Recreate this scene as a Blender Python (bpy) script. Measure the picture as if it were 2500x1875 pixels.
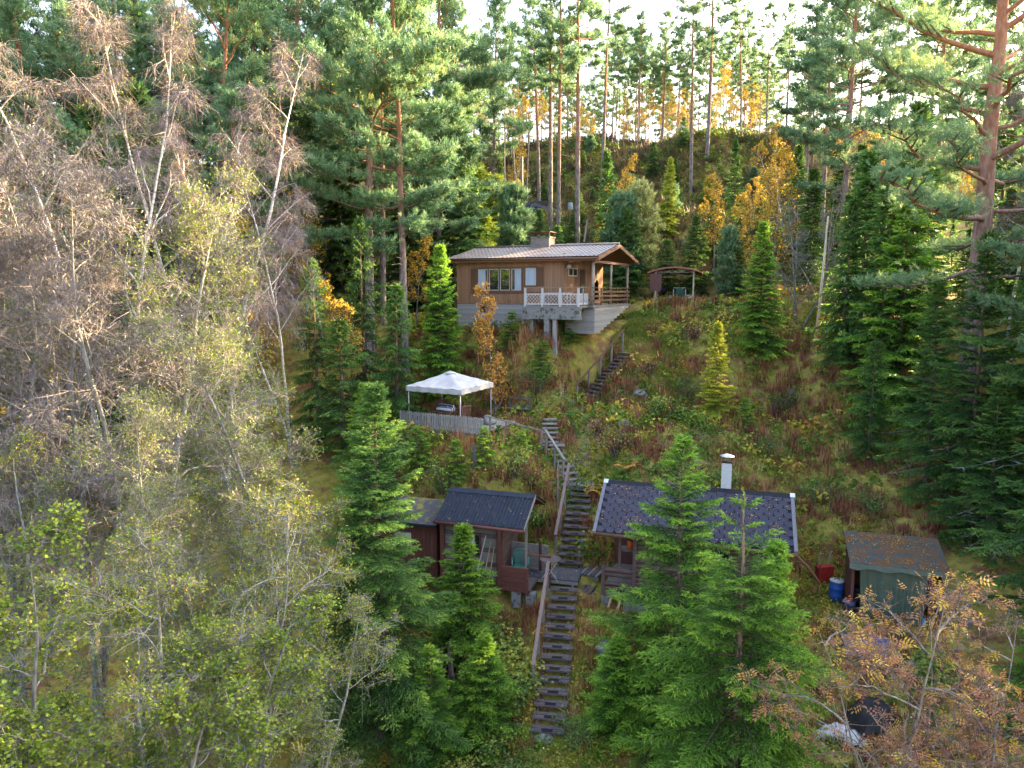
import bpy, math, random
import numpy as np
from mathutils import Vector, Matrix
for _o in list(bpy.data.objects): bpy.data.objects.remove(_o)
R = math.radians
SC = bpy.context.scene
COL = SC.collection
# ------------------------------------------------------------------ camera, sky, sun, exposure
PITCH, FPX, EYE = R(7.5), 1736.0, 14.0
cam_data = bpy.data.cameras.new('camera')
cam_data.sensor_width = 36.0
cam_data.lens = 36.0 * FPX / 2500.0
cam_data.clip_start, cam_data.clip_end = 0.1, 2000.0
cam = bpy.data.objects.new('camera', cam_data)
COL.objects.link(cam)
cam.location = (0, 0, EYE)
cam.rotation_euler = (R(90) - PITCH, 0, 0)
SC.camera = cam

SUN_AZ, SUN_EL = R(60), R(20)          # azimuth clockwise from the view direction (+y)
world = bpy.data.worlds.new('World')
SC.world = world
world.use_nodes = True
_nt = world.node_tree
_nt.nodes.clear()
_out = _nt.nodes.new('ShaderNodeOutputWorld')
_bg = _nt.nodes.new('ShaderNodeBackground')
_sky = _nt.nodes.new('ShaderNodeTexSky')
_sky.sky_type = 'NISHITA'
_sky.sun_disc = False
_sky.sun_elevation = SUN_EL
_sky.sun_rotation = SUN_AZ
_sky.altitude = 100
_sky.air_density, _sky.dust_density, _sky.ozone_density = 1.0, 10.0, 2.4
# thin veil of high cloud, the same all round the sky
_tc = _nt.nodes.new('ShaderNodeTexCoord')
_mp = _nt.nodes.new('ShaderNodeMapping'); _mp.inputs['Scale'].default_value = (1.6, 1.6, 4.5)
_nz = _nt.nodes.new('ShaderNodeTexNoise')
_nz.inputs['Scale'].default_value = 1.7; _nz.inputs['Detail'].default_value = 7; _nz.inputs['Roughness'].default_value = 0.6
_rp = _nt.nodes.new('ShaderNodeValToRGB')
_rp.color_ramp.elements[0].position = 0.36; _rp.color_ramp.elements[0].color = (0.0, 0.0, 0.0, 1)
_rp.color_ramp.elements[1].position = 0.66; _rp.color_ramp.elements[1].color = (0.5, 0.5, 0.5, 1)
_mx = _nt.nodes.new('ShaderNodeMixRGB'); _mx.inputs[2].default_value = (2.0, 2.1, 2.5, 1)
_nt.links.new(_tc.outputs['Generated'], _mp.inputs[0]); _nt.links.new(_mp.outputs[0], _nz.inputs['Vector'])
_nt.links.new(_nz.outputs['Fac'], _rp.inputs[0]); _nt.links.new(_rp.outputs[0], _mx.inputs[0])
_nt.links.new(_sky.outputs[0], _mx.inputs[1]); _nt.links.new(_mx.outputs[0], _bg.inputs[0])
_bg.inputs[1].default_value = 0.15
_nt.links.new(_bg.outputs[0], _out.inputs[0])

sun_data = bpy.data.lights.new('sun', 'SUN')
sun_data.energy = 5.0
sun_data.angle = R(0.6)
sun_data.color = (1.0, 0.72, 0.36)
sun = bpy.data.objects.new('sun', sun_data)
COL.objects.link(sun)
sun.rotation_euler = (R(90) - SUN_EL, 0, math.pi - SUN_AZ)
SC.view_settings.view_transform = 'Standard'
SC.view_settings.look = 'None'
SC.view_settings.exposure = 3.4
SC.view_settings.gamma = 1.0
SC.cycles.use_denoising = True
SC.cycles.max_bounces = 5
SC.cycles.diffuse_bounces = 4
SC.cycles.glossy_bounces = 2
SC.cycles.transmission_bounces = 4
SC.cycles.transparent_max_bounces = 8
SC.cycles.caustics_reflective = SC.cycles.caustics_refractive = False

# ------------------------------------------------------------------ photo pixel (2500x1875) -> place in the world
_c, _s = math.cos(PITCH), math.sin(PITCH)
def ray(px, py):
    a, b = (px - 1250) / FPX, -(py - 937.5) / FPX
    return (a, _c + b * _s, b * _c - _s)            # per unit depth
def at_y(px, py, y):
    d = ray(px, py); k = y / d[1]
    return Vector((d[0] * k, y, EYE + d[2] * k))
def at_z(px, py, z):
    d = ray(px, py); k = (z - EYE) / d[2]
    return Vector((d[0] * k, d[1] * k, z))

# ------------------------------------------------------------------ terrain height
_PS = [(-10, -14.6), (5, -14.3), (12, -14.0), (19.6, -13.15), (23, -12.3), (25.3, -11.65), (27.2, -11.1), (31, -9.2), (32.2, -8.85),
       (35.3, -6.75), (38.5, -6.1), (39.7, -5.0), (41, -3.5), (42.5, -2.5), (46, -1.5), (52.5, -.7), (56, 1.2), (61, 4.5), (67, 6.8), (71, 7.2),
       (75, 10.4), (82, 15.6), (86, 16.6), (100, 16.6), (170, 13), (400, 8)]
_TX = np.arange(-10, 400, .25)
_TY = np.interp(_TX, [p[0] for p in _PS], [p[1] for p in _PS])
_k = np.exp(-np.linspace(-2, 2, 13) ** 2); _k /= _k.sum()
_TYs = np.convolve(np.pad(_TY, 6, mode='edge'), _k, mode='valid')
_rng0 = np.random.default_rng(5)
_WV = [(_rng0.uniform(-1, 1, 2) * f, _rng0.uniform(0, 6.28), a) for f, a in
       [(.12, .35), (.2, .3), (.33, .22), (.5, .14), (.8, .1), (1.1, .07), (1.6, .05), (2.3, .035), (3.0, .03), (4.2, .02)] for _ in range(2)]
PADS = []     # x, y, radius, falloff, z : levelled places
PATHS = []    # start, end, half width, falloff, drop : ground cut along stairs
def terrain_raw(x, y):
    x = np.asarray(x, float); y = np.asarray(y, float)
    s = y * .985 + np.clip(x, -60, 70) * .174
    z = np.interp(s, _TX, _TYs) + EYE
    for w, ph, a in _WV: z = z + a * np.sin(w[0] * 2 * x + w[1] * 2 * y + ph)
    return z
def terrain(x, y):
    z = terrain_raw(x, y)
    x = np.asarray(x, float); y = np.asarray(y, float)
    for (px, py, r, fo, pz) in PADS:
        w = np.clip(1 - (np.hypot(x - px, y - py) - r) / fo, 0, 1)
        w = w * w * (3 - 2 * w)
        z = z * (1 - w) + pz * w
    best = np.full(np.shape(z), 1e9); W = np.zeros(np.shape(z)); tg = np.zeros(np.shape(z))
    for (A, B, hw, fo, drop) in PATHS:
        dx, dy = B.x - A.x, B.y - A.y; l2 = dx * dx + dy * dy
        t = np.clip(((x - A.x) * dx + (y - A.y) * dy) / l2, 0, 1)
        dist = np.hypot(x - A.x - t * dx, y - A.y - t * dy)
        w = np.clip(1 - (dist - hw) / fo, 0, 1); w = w * w * (3 - 2 * w)
        near = dist < best
        best = np.where(near, dist, best); W = np.where(near, w, W); tg = np.where(near, A.z + (B.z - A.z) * t - drop, tg)
    z = z * (1 - W) + tg * W
    return z
def tz(x, y): return float(terrain(x, y))
def gnd(px, py, y0=10., y1=140.):
    d = ray(px, py)
    ys = np.linspace(y0, y1, 1500)
    zz = EYE + d[2] * ys / d[1]; xx = d[0] * ys / d[1]
    below = zz <= terrain(xx, ys)
    i = int(np.argmax(below)) if below.any() else len(ys) - 1
    return Vector((xx[i], ys[i], float(terrain(xx[i], ys[i]))))

# ------------------------------------------------------------------ scene objects
def link(o, parent=None):
    COL.objects.link(o)
    if parent is not None: o.parent = parent
    return o
def tag(o, label=None, cat=None, group=None, kind=None):
    for k, v in (('label', label), ('category', cat), ('group', group), ('kind', kind)):
        if v: o[k] = v
    return o
def thing(name, label, cat, loc=(0, 0, 0), rz=0.0, group=None):
    o = bpy.data.objects.new(name, None)
    o.empty_display_size = .3
    COL.objects.link(o)
    o.location = loc; o.rotation_euler = (0, 0, rz)
    return tag(o, label, cat, group)

class MB:
    """collects shapes; build() links them as one mesh object"""
    def __init__(s): s.v = []; s.f = []
    def add(s, vs, fs):
        n = len(s.v); s.v += [tuple(v) for v in vs]; s.f += [tuple(i + n for i in f) for f in fs]; return s
    def box(s, x0, x1, y0, y1, z0, z1):
        return s.add([(x0, y0, z0), (x1, y0, z0), (x1, y1, z0), (x0, y1, z0), (x0, y0, z1), (x1, y0, z1), (x1, y1, z1), (x0, y1, z1)],
                     [(0, 3, 2, 1), (4, 5, 6, 7), (0, 1, 5, 4), (1, 2, 6, 5), (2, 3, 7, 6), (3, 0, 4, 7)])
    def beam(s, a, b, w, h, up=(0, 0, 1)):
        a = Vector(a); b = Vector(b); d = (b - a).normalized(); up = Vector(up)
        r = d.cross(up)
        if r.length < 1e-4: r = d.cross(Vector((1, 0, 0)))
        r.normalize(); u = r.cross(d)
        r *= w / 2; u *= h / 2
        return s.add([a - r - u, a + r - u, a + r + u, a - r + u, b - r - u, b + r - u, b + r + u, b - r + u],
                     [(3, 2, 1, 0), (4, 5, 6, 7), (0, 1, 5, 4), (1, 2, 6, 5), (2, 3, 7, 6), (3, 0, 4, 7)])
    def tube(s, pts, rad, k=8, cap=True):
        pts = [Vector(p) for p in pts]; n0 = len(s.v)
        if not isinstance(rad, (list, tuple)): rad = [rad] * len(pts)
        for i, p in enumerate(pts):
            d = (pts[min(i + 1, len(pts) - 1)] - pts[max(i - 1, 0)]).normalized()
            e = d.cross(Vector((0, 0, 1)))
            if e.length < 1e-3: e = d.cross(Vector((1, 0, 0)))
            e.normalize(); g = d.cross(e)
            for j in range(k):
                t = 2 * math.pi * j / k
                s.v.append(tuple(p + (e * math.cos(t) + g * math.sin(t)) * rad[i]))
        for i in range(len(pts) - 1):
            for j in range(k):
                a = n0 + i * k + j; b = n0 + i * k + (j + 1) % k
                s.f.append((a, b, b + k, a + k))
        if cap:
            s.f.append(tuple(n0 + j for j in reversed(range(k))))
            s.f.append(tuple(n0 + (len(pts) - 1) * k + j for j in range(k)))
        return s
    def lathe(s, prof, k=16, c=(0, 0, 0)):
        n0 = len(s.v); m = len(prof)
        for (r, z) in prof:
            for j in range(k):
                t = 2 * math.pi * j / k
                s.v.append((c[0] + r * math.cos(t), c[1] + r * math.sin(t), c[2] + z))
        for i in range(m - 1):
            for j in range(k):
                a = n0 + i * k + j; b = n0 + i * k + (j + 1) % k
                s.f.append((a, b, b + k, a + k))
        s.f.append(tuple(n0 + j for j in reversed(range(k))))
        s.f.append(tuple(n0 + (m - 1) * k + j for j in range(k)))
        return s
    def prism(s, poly, h0, h1, axis=2):
        """poly in 2 axes, extruded along axis"""
        n = len(poly)
        def P(p, h):
            q = list(p); q.insert(axis, h); return tuple(q)
        vs = [P(p, h0) for p in poly] + [P(p, h1) for p in poly]
        fs = [tuple(reversed(range(n))), tuple(range(n, 2 * n))] + [(i, (i + 1) % n, n + (i + 1) % n, n + i) for i in range(n)]
        return s.add(vs, fs)
    def mesh(s, name, mat, smooth=False):
        me = bpy.data.meshes.new(name)
        me.from_pydata(s.v, [], s.f)
        import bmesh
        bm = bmesh.new(); bm.from_mesh(me); bmesh.ops.recalc_face_normals(bm, faces=bm.faces); bm.to_mesh(me); bm.free()
        if smooth:
            me.polygons.foreach_set('use_smooth', [True] * len(me.polygons))
        me.materials.append(mat); me.update()
        return me
    def build(s, name, mat, parent=None, smooth=False, bevel=0.0):
        o = link(bpy.data.objects.new(name, s.mesh(name, mat, smooth)), parent)
        if bevel:
            m = o.modifiers.new('bevel', 'BEVEL'); m.width = bevel; m.segments = 2; m.limit_method = 'ANGLE'
        return o
def bx(name, mat, parent, *a, bevel=0.0): return MB().box(*a).build(name, mat, parent, bevel=bevel)
def bm_(name, mat, parent, a, b, w, h, up=(0, 0, 1)): return MB().beam(a, b, w, h, up).build(name, mat, parent)
_shared = {}
def piece(name, mat, parent, key, maker, loc=(0, 0, 0), rot=(0, 0, 0), scale=(1, 1, 1)):
    """a piece that shares its mesh with alike pieces"""
    if key not in _shared: _shared[key] = maker().mesh(name, mat)
    o = link(bpy.data.objects.new(name, _shared[key]), parent)
    o.location = loc; o.rotation_euler = rot; o.scale = scale
    return o

# ------------------------------------------------------------------ materials
def mat(name, base, base2=None, scale=6.0, rough=.8, metal=0.0, bump=0.0, bscale=40.0, stretch=(1, 1, 1), detail=5, lo=.35, hi=.65, spec=.3,
        third=None, tscale=1.5, tlo=.55, thi=.7, coord='Object', rnd=0.0, age=.8):
    base = tuple(c * age for c in base); base2 = base2 and tuple(c * age for c in base2); third = third and tuple(c * age for c in third)
    m = bpy.data.materials.new(name); m.use_nodes = True
    nt = m.node_tree; b = nt.nodes['Principled BSDF']; N = nt.nodes.new; L = nt.links.new
    b.inputs['Roughness'].default_value = rough; b.inputs['Metallic'].default_value = metal
    b.inputs['Specular IOR Level'].default_value = spec
    b.inputs['Base Color'].default_value = (*base, 1)
    tc = N('ShaderNodeTexCoord'); mp = N('ShaderNodeMapping'); mp.inputs['Scale'].default_value = stretch
    L(tc.outputs[coord], mp.inputs[0])
    if rnd:
        oi = N('ShaderNodeObjectInfo'); ad = N('ShaderNodeVectorMath'); ad.operation = 'ADD'
        sc = N('ShaderNodeVectorMath'); sc.operation = 'SCALE'; sc.inputs['Scale'].default_value = 37.0
        cb = N('ShaderNodeCombineXYZ')
        for i in range(3): L(oi.outputs['Random'], cb.inputs[i])
        L(cb.outputs[0], sc.inputs[0]); L(tc.outputs[coord], ad.inputs[0]); L(sc.outputs[0], ad.inputs[1]); L(ad.outputs[0], mp.inputs[0])
    col = None
    if base2:
        nz = N('ShaderNodeTexNoise'); nz.inputs['Scale'].default_value = scale; nz.inputs['Detail'].default_value = detail
        nz.inputs['Roughness'].default_value = .62
        L(mp.outputs[0], nz.inputs['Vector'])
        rp = N('ShaderNodeValToRGB'); e = rp.color_ramp.elements
        e[0].position, e[0].color = lo, (*base, 1); e[1].position, e[1].color = hi, (*base2, 1)
        L(nz.outputs['Fac'], rp.inputs[0]); col = rp.outputs[0]
    if third:
        nz = N('ShaderNodeTexNoise'); nz.inputs['Scale'].default_value = tscale; nz.inputs['Detail'].default_value = 6; nz.inputs['Roughness'].default_value = .7
        L(tc.outputs[coord], nz.inputs['Vector'])
        rp = N('ShaderNodeValToRGB'); e = rp.color_ramp.elements
        e[0].position, e[0].color = tlo, (0, 0, 0, 1); e[1].position, e[1].color = thi, (1, 1, 1, 1)
        L(nz.outputs['Fac'], rp.inputs[0])
        mx = N('ShaderNodeMixRGB'); L(rp.outputs[0], mx.inputs[0])
        if col: L(col, mx.inputs[1])
        else: mx.inputs[1].default_value = (*base, 1)
        mx.inputs[2].default_value = (*third, 1); col = mx.outputs[0]
    if rnd:
        if not col:
            rg = N('ShaderNodeRGB'); rg.outputs[0].default_value = (*base, 1); col = rg.outputs[0]
        hs = N('ShaderNodeHueSaturation'); mr = N('ShaderNodeMapRange')
        mr.inputs['To Min'].default_value = 1 - rnd; mr.inputs['To Max'].default_value = 1 + rnd
        L(oi.outputs['Random'], mr.inputs[0]); L(mr.outputs[0], hs.inputs['Value']); L(col, hs.inputs['Color']); col = hs.outputs[0]
    if col: L(col, b.inputs['Base Color'])
    if bump:
        nz = N('ShaderNodeTexNoise'); nz.inputs['Scale'].default_value = bscale; nz.inputs['Detail'].default_value = 4
        L(mp.outputs[0], nz.inputs['Vector'])
        bp = N('ShaderNodeBump'); bp.inputs['Strength'].default_value = bump; bp.inputs['Distance'].default_value = .03
        L(nz.outputs['Fac'], bp.inputs['Height']); L(bp.outputs[0], b.inputs['Normal'])
    return m
def leafmat(name, stops, rough=.55, trans=.25, spec=.25, vary=.12):
    """leaf colour from the per-leaf attribute 'tint'"""
    m = bpy.data.materials.new(name); m.use_nodes = True
    nt = m.node_tree; b = nt.nodes['Principled BSDF']; N = nt.nodes.new; L = nt.links.new
    b.inputs['Roughness'].default_value = rough; b.inputs['Specular IOR Level'].default_value = spec
    at = N('ShaderNodeAttribute'); at.attribute_name = 'tint'
    rp = N('ShaderNodeValToRGB'); e = rp.color_ramp.elements
    while len(e) < len(stops): e.new(.5)
    for i, (p, c) in enumerate(stops): e[i].position = p; e[i].color = (*c, 1)
    L(at.outputs['Fac'], rp.inputs[0])
    oi = N('ShaderNodeObjectInfo'); hs = N('ShaderNodeHueSaturation'); mr = N('ShaderNodeMapRange')
    mr.inputs['To Min'].default_value = 1 - vary; mr.inputs['To Max'].default_value = 1 + vary
    L(oi.outputs['Random'], mr.inputs[0]); L(mr.outputs[0], hs.inputs['Value']); L(rp.outputs[0], hs.inputs['Color'])
    L(hs.outputs[0], b.inputs['Base Color'])
    if trans:
        tr = N('ShaderNodeBsdfTranslucent'); L(hs.outputs[0], tr.inputs[0])
        mx = N('ShaderNodeMixShader'); mx.inputs[0].default_value = trans
        L(b.outputs[0], mx.inputs[1]); L(tr.outputs[0], mx.inputs[2])
        L(mx.outputs[0], nt.nodes['Material Output'].inputs[0])
    return m
# ------------------------------------------------------------------ ground
PADS += [(-2.4, 34.0, 3.0, 1.8, EYE - 6.8),      # gazebo terrace
         (1.8, 36.2, 1.0, 2.0, EYE - 6.55),
         (2.4, 40.6, 2.0, 2.6, EYE - 2.7), (1.2, 46.5, 4.2, 3.0, EYE - 1.9),         # house
         (11.6, 51.0, 2.2, 2.5, EYE - .75),          # red canopy
         (3.2, 70.0, 2.2, 3.0, EYE + 7.0),           # parked car
         (-.2, 27.6, 1.6, 1.2, EYE - 11.5), (6.6, 25.2, 3.6, 1.5, EYE - 11.6),   # sheds
         (13.0, 24.6, 2.3, 1.6, EYE - 11.75)]
def rel(x, y, v): return Vector((x, y, EYE + v))
FL = {'low': (rel(1.09, 19.75, -13.0), rel(1.95, 25.35, -11.05)), 'up': (rel(2.31, 27.3, -10.75), rel(3.12, 31.0, -8.78)),
      'mid1': (rel(2.85, 31.9, -8.6), rel(2.05, 33.6, -7.55)), 'mid2': (rel(1.9, 34.0, -7.3), rel(1.9, 35.5, -6.45)),
      'house': (rel(4.0, 38.2, -6.0), rel(6.5, 40.1, -3.5)), 'back': (rel(6.35, 58.0, 2.9), rel(6.85, 60.5, 4.9))}
for _k, (_A, _B) in FL.items(): PATHS.append((_A, _B, .7, 1.6, .24))
M_ground = mat('moss_and_soil', (.13, .145, .022), (.34, .26, .055), scale=3.2, rough=.95, bump=1.0, bscale=16, detail=12, lo=.3, hi=.7,
               third=(.15, .075, .035), tscale=1.0, tlo=.48, thi=.6, age=1)
def _axis(pts):
    out = []
    for (a, b, st) in pts: out += list(np.arange(a, b, st))
    return np.array(out)
_gx = _axis([(-300, -60, 12), (-60, -16, 1.2), (-16, 26, .33), (26, 70, 1.2), (70, 301, 12)])
_gy = _axis([(-60, 8, 4), (8, 56, .33), (56, 96, .8), (96, 180, 4), (180, 600, 20)])
_X, _Y = np.meshgrid(_gx, _gy)
_rg = np.random.default_rng(3)
_Z = terrain(_X, _Y) + _rg.normal(0, .025, _X.shape)
_nx, _ny = len(_gx), len(_gy)
_V = np.stack([_X, _Y, _Z], -1).reshape(-1, 3)
_i = (np.arange(_ny - 1)[:, None] * _nx + np.arange(_nx - 1)[None]).ravel()
_Fq = np.stack([_i, _i + 1, _i + 1 + _nx, _i + _nx], 1)
def mesh_np(name, V, F, mats, tint=None, smooth=False, midx=None):
    me = bpy.data.meshes.new(name); k = F.shape[1]
    me.vertices.add(len(V)); me.vertices.foreach_set('co', np.ascontiguousarray(V, np.float32).ravel())
    me.loops.add(F.size); me.loops.foreach_set('vertex_index', np.ascontiguousarray(F, np.int32).ravel())
    me.polygons.add(len(F)); me.polygons.foreach_set('loop_start', np.arange(0, F.size, k, dtype=np.int32))
    try: me.polygons.foreach_set('loop_total', np.full(len(F), k, np.int32))
    except Exception: pass
    if midx is not None: me.polygons.foreach_set('material_index', np.ascontiguousarray(midx, np.int32))
    me.polygons.foreach_set('use_smooth', np.full(len(F), bool(smooth)))
    for m in mats: me.materials.append(m)
    if tint is not None:
        a = me.attributes.new('tint', 'FLOAT', 'POINT'); a.data.foreach_set('value', np.ascontiguousarray(tint, np.float32))
    me.update(calc_edges=True)
    return me
ground = link(bpy.data.objects.new('ground', mesh_np('ground', _V, _Fq, [M_ground], smooth=True)))
tag(ground, 'mossy brown and green hillside rising to a ridge', 'ground', kind='structure')
# ------------------------------------------------------------------ building materials
M_board = mat('brown_stained_board', (.25, .135, .075), (.34, .195, .115), scale=3, stretch=(9, 9, 1.2), rough=.75, bump=.25, bscale=30, rnd=.13, spec=.2)
M_brown = mat('brown_trim', (.12, .062, .034), (.165, .085, .048), scale=6, rough=.7, bump=.15, rnd=.08)
M_lap = mat('weathered_white_plank', (.25, .25, .25), (.38, .37, .36), scale=4, stretch=(1.5, 9, 9), rough=.85, bump=.2, rnd=.14, third=(.3, .31, .27), tscale=2.2)
M_white = mat('aged_white_paint', (.48, .47, .46), (.56, .55, .54), scale=8, rough=.6, third=(.42, .41, .36), tscale=9, tlo=.58, thi=.75)
M_grey_wood = mat('grey_weathered_wood', (.17, .155, .14), (.3, .28, .255), scale=5, stretch=(1.5, 9, 9), rough=.9, bump=.35, rnd=.16, third=(.12, .13, .08), tscale=3.5, tlo=.58)
M_dark_wood = mat('dark_weathered_wood', (.075, .06, .058), (.15, .125, .12), scale=5, stretch=(1.5, 9, 9), rough=.85, bump=.35, rnd=.18, third=(.2, .2, .17), tscale=4, tlo=.6)
M_log = mat('dark_brown_log', (.085, .05, .042), (.15, .1, .088), scale=3, stretch=(1, 9, 9), rough=.75, bump=.35, rnd=.15)
M_redbrown = mat('red_brown_paint', (.1, .036, .028), (.135, .052, .04), scale=4, rough=.7, bump=.15, rnd=.08)
M_rail = mat('red_brown_handrail', (.17, .12, .105), (.24, .17, .15), scale=6, stretch=(2, 9, 9), rough=.8, bump=.2, rnd=.08)
M_roofsteel = mat('brown_tile_steel', (.2, .165, .155), (.27, .225, .215), scale=3, rough=.38, bump=.05, third=(.13, .11, .07), tscale=1.2, tlo=.56, thi=.7, spec=.6)
M_tinroof = mat('black_ribbed_tin', (.014, .02, .035), (.024, .034, .055), scale=5, rough=.6, third=(.06, .062, .06), tscale=14, tlo=.64, thi=.72, spec=.2)
M_shingle = mat('dark_hexagon_shingle', (.038, .04, .062), (.055, .055, .08), scale=40, rough=.9, bump=.5, bscale=180, rnd=.13, third=(.075, .055, .05), tscale=3, tlo=.52)
M_felt = mat('roofing_felt', (.012, .012, .018), (.02, .02, .028), scale=30, rough=.9, bump=.3, bscale=120)
M_trimgrey = mat('grey_metal_flashing', (.12, .12, .14), (.17, .17, .19), scale=9, rough=.5, metal=.3)
M_steel = mat('galvanised_steel', (.55, .58, .62), (.66, .68, .72), scale=5, stretch=(1, 1, 4), rough=.42, metal=.35)
M_black = mat('black_soot', (.012, .012, .014), rough=.7)
M_concrete = mat('blotched_concrete', (.2, .2, .195), (.34, .34, .325), scale=5, rough=.95, bump=.4, third=(.08, .085, .07), tscale=5, tlo=.47, thi=.58)
M_stone = mat('lichened_granite', (.15, .15, .14), (.26, .26, .245), scale=7, rough=.95, bump=.6, third=(.3, .33, .24), tscale=5, tlo=.55)
M_glass = mat('window_glass', (.016, .018, .02), rough=.04, spec=1.0)
M_curtain_reflection = mat('pale_curtain_reflection', (.3, .38, .47), (.46, .52, .58), scale=3, stretch=(14, 14, .5), rough=.9)
M_canvas = mat('white_canvas', (.36, .36, .37), (.43, .43, .44), scale=2.5, rough=.85, bump=.35, bscale=3, third=(.27, .27, .26), tscale=1.6, tlo=.5, thi=.75, age=1)
M_green_pl = mat('green_plastic', (.03, .17, .13), (.04, .2, .155), scale=5, rough=.42, spec=.5)
M_blue_pl = mat('blue_plastic', (.02, .1, .4), (.03, .13, .47), scale=5, rough=.45, spec=.5)
M_red_pl = mat('red_paint', (.36, .02, .02), (.44, .035, .03), scale=6, rough=.45, spec=.5)
M_orange = mat('orange_plastic', (.7, .13, .02), rough=.5)
M_tarp_green = mat('green_tarpaulin', (.05, .085, .06), (.07, .11, .08), scale=5, rough=.5, bump=.5, bscale=9, spec=.5)
M_tarp_blue = mat('blue_tarpaulin', (.05, .065, .16), (.09, .11, .24), scale=4, rough=.45, bump=.5, bscale=9, spec=.5)
M_rust = mat('rusty_metal', (.14, .05, .025), (.22, .09, .05), scale=14, rough=.85, bump=.2)
M_palewood = mat('fresh_pale_wood', (.42, .29, .16), (.52, .38, .23), scale=5, stretch=(1, 9, 9), rough=.8)
M_lamp = mat('pale_grey_lamp', (.5, .5, .52), rough=.35)
M_carpaint = mat('dark_blue_car_paint', (.012, .02, .055), (.016, .026, .07), scale=2, rough=.6, spec=.1)
M_litter = mat('needle_litter', (.2, .085, .03), (.3, .15, .055), scale=30, rough=.95)
A25, A17, A27 = R(25.5), R(17), R(27.5)
def frame(phi, o):
    """local (along, back, up) -> world, for a building turned by phi"""
    a = Vector((math.cos(phi), -math.sin(phi), 0)); b = Vector((math.sin(phi), math.cos(phi), 0)); o = Vector(o)
    return lambda x, y, z: o + a * x + b * y + Vector((0, 0, z))
UNIT = lambda: MB().box(-.5, .5, -.5, .5, -.5, .5)
def ubox(name, m, parent, x0, x1, y0, y1, z0, z1, rot=(0, 0, 0)):
    return piece(name, m, parent, 'unit_' + m.name, UNIT, ((x0 + x1) / 2, (y0 + y1) / 2, (z0 + z1) / 2), rot, (x1 - x0, y1 - y0, z1 - z0))

# ------------------------------------------------------------------ the house
HO = Vector((-3.31, 43.21, EYE - .78))
house = thing('cabin', 'brown board-clad cabin with long low tiled roof and white lattice balcony on the upper slope', 'cabin', HO, -A25)
HL, HW, HH, RX0, RX1 = 6.85, 6.9, 2.5, -.45, 9.05
RT = 3.3
rnd = random.Random(4)
bx('wall_core', M_brown, house, .04, HL - .04, .04, HW - .04, 0, HH - .02)
bx('plinth', M_concrete, house, .1, HL - .1, .12, HW - .1, -2.3, -.02)
wins = [(1.43, 4.33, .74, 2.07), (4.50, 5.25, 1.03, 2.1)]
x = 0.0
while x < HL - .01:
    x1 = min(x + .155, HL)
    cuts = [(0, HH)]
    for (a, b, c, d) in wins:
        if x1 > a and x < b: cuts = [(0, c), (d, HH)]
    for (z0, z1) in cuts: ubox('board', M_board, house, x + .006, x1 - .006, -.022 - rnd.random() * .006, .03, z0 - rnd.random() * .015, z1)
    x = x1
y = 0.03
while y < HW - .01:
    y1 = min(y + .155, HW); cuts = [(0, HH + .55 * (1 - abs((y - RT) / 3.7)))]
    if y1 > .69 and y < 2.2: cuts = [(0, 1.58), (2.07, cuts[0][1])]
    if y1 > 2.75 and y < 3.55: cuts = [(2.03, cuts[0][1])]
    for (z0, z1) in cuts: ubox('board', M_board, house, HL - .03, HL + .022 + rnd.random() * .006, y + .006, y1 - .006, z0 - rnd.random() * .015, z1)
    y = y1
bx('gable_panel', M_brown, house, HL - .1, HL - .035, .2, HW - .2, HH, HH + .35)
# picture windows
def window(parent, x0, x1, z0, z1, n, yf, curtain_reflections, fr=M_brown, lbl=None):
    w = MB()
    w.box(x0 - .05, x1 + .05, yf - .05, yf + .04, z1 - .05, z1 + .05).box(x0 - .05, x1 + .05, yf - .07, yf + .04, z0 - .05, z0 + .04)
    w.box(x0 - .05, x0 + .05, yf - .052, yf + .04, z0 + .04, z1 - .05).box(x1 - .05, x1 + .05, yf - .052, yf + .04, z0 + .04, z1 - .05)
    st = (x1 - x0) / n
    for i in range(1, n): w.box(x0 + st * i - .05, x0 + st * i + .05, yf - .048, yf + .04, z0 + .04, z1 - .05)
    o = w.build('window', fr, parent)
    for i in range(n):
        a, b = x0 + st * i + .05, x0 + st * (i + 1) - .05
        s_ = MB().box(a, a + .035, yf - .03, yf + .02, z0 + .04, z1 - .05).box(b - .035, b, yf - .03, yf + .02, z0 + .04, z1 - .05)
        s_.box(a + .035, b - .035, yf - .03, yf + .02, z0 + .04, z0 + .075).box(a + .035, b - .035, yf - .03, yf + .02, z1 - .085, z1 - .05)
        s_.build('casement', M_white, o)
        bx('pane', M_glass, o, a + .035, b - .035, yf - .008, yf + .004, z0 + .075, z1 - .085)
        if i in curtain_reflections:
            c = MB(); m = 16
            pts = [(a + .035 + (b - a - .07) * curtain_reflections[i][0] + (b - a - .07) * (curtain_reflections[i][1] - curtain_reflections[i][0]) * j / m, yf - .016 + .003 * math.sin(j * 2.1)) for j in range(m + 1)]
            for j in range(m):
                c.add([(pts[j][0], pts[j][1], z0 + .08), (pts[j + 1][0], pts[j + 1][1], z0 + .08), (pts[j + 1][0], pts[j + 1][1], z1 - .09), (pts[j][0], pts[j][1], z1 - .09)], [(0, 1, 2, 3)])
            c.build('curtain_reflection_sheet', M_curtain_reflection, o)
    return o
window(house, 1.43, 4.33, .74, 2.07, 4, -.02, {0: (.0, .8), 3: (.3, 1)})
window(house, 4.50, 5.25, 1.03, 2.1, 1, -.02, {0: (0, 1)})  # full pale sheet here stands in for a bright reflection in the glass
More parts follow.
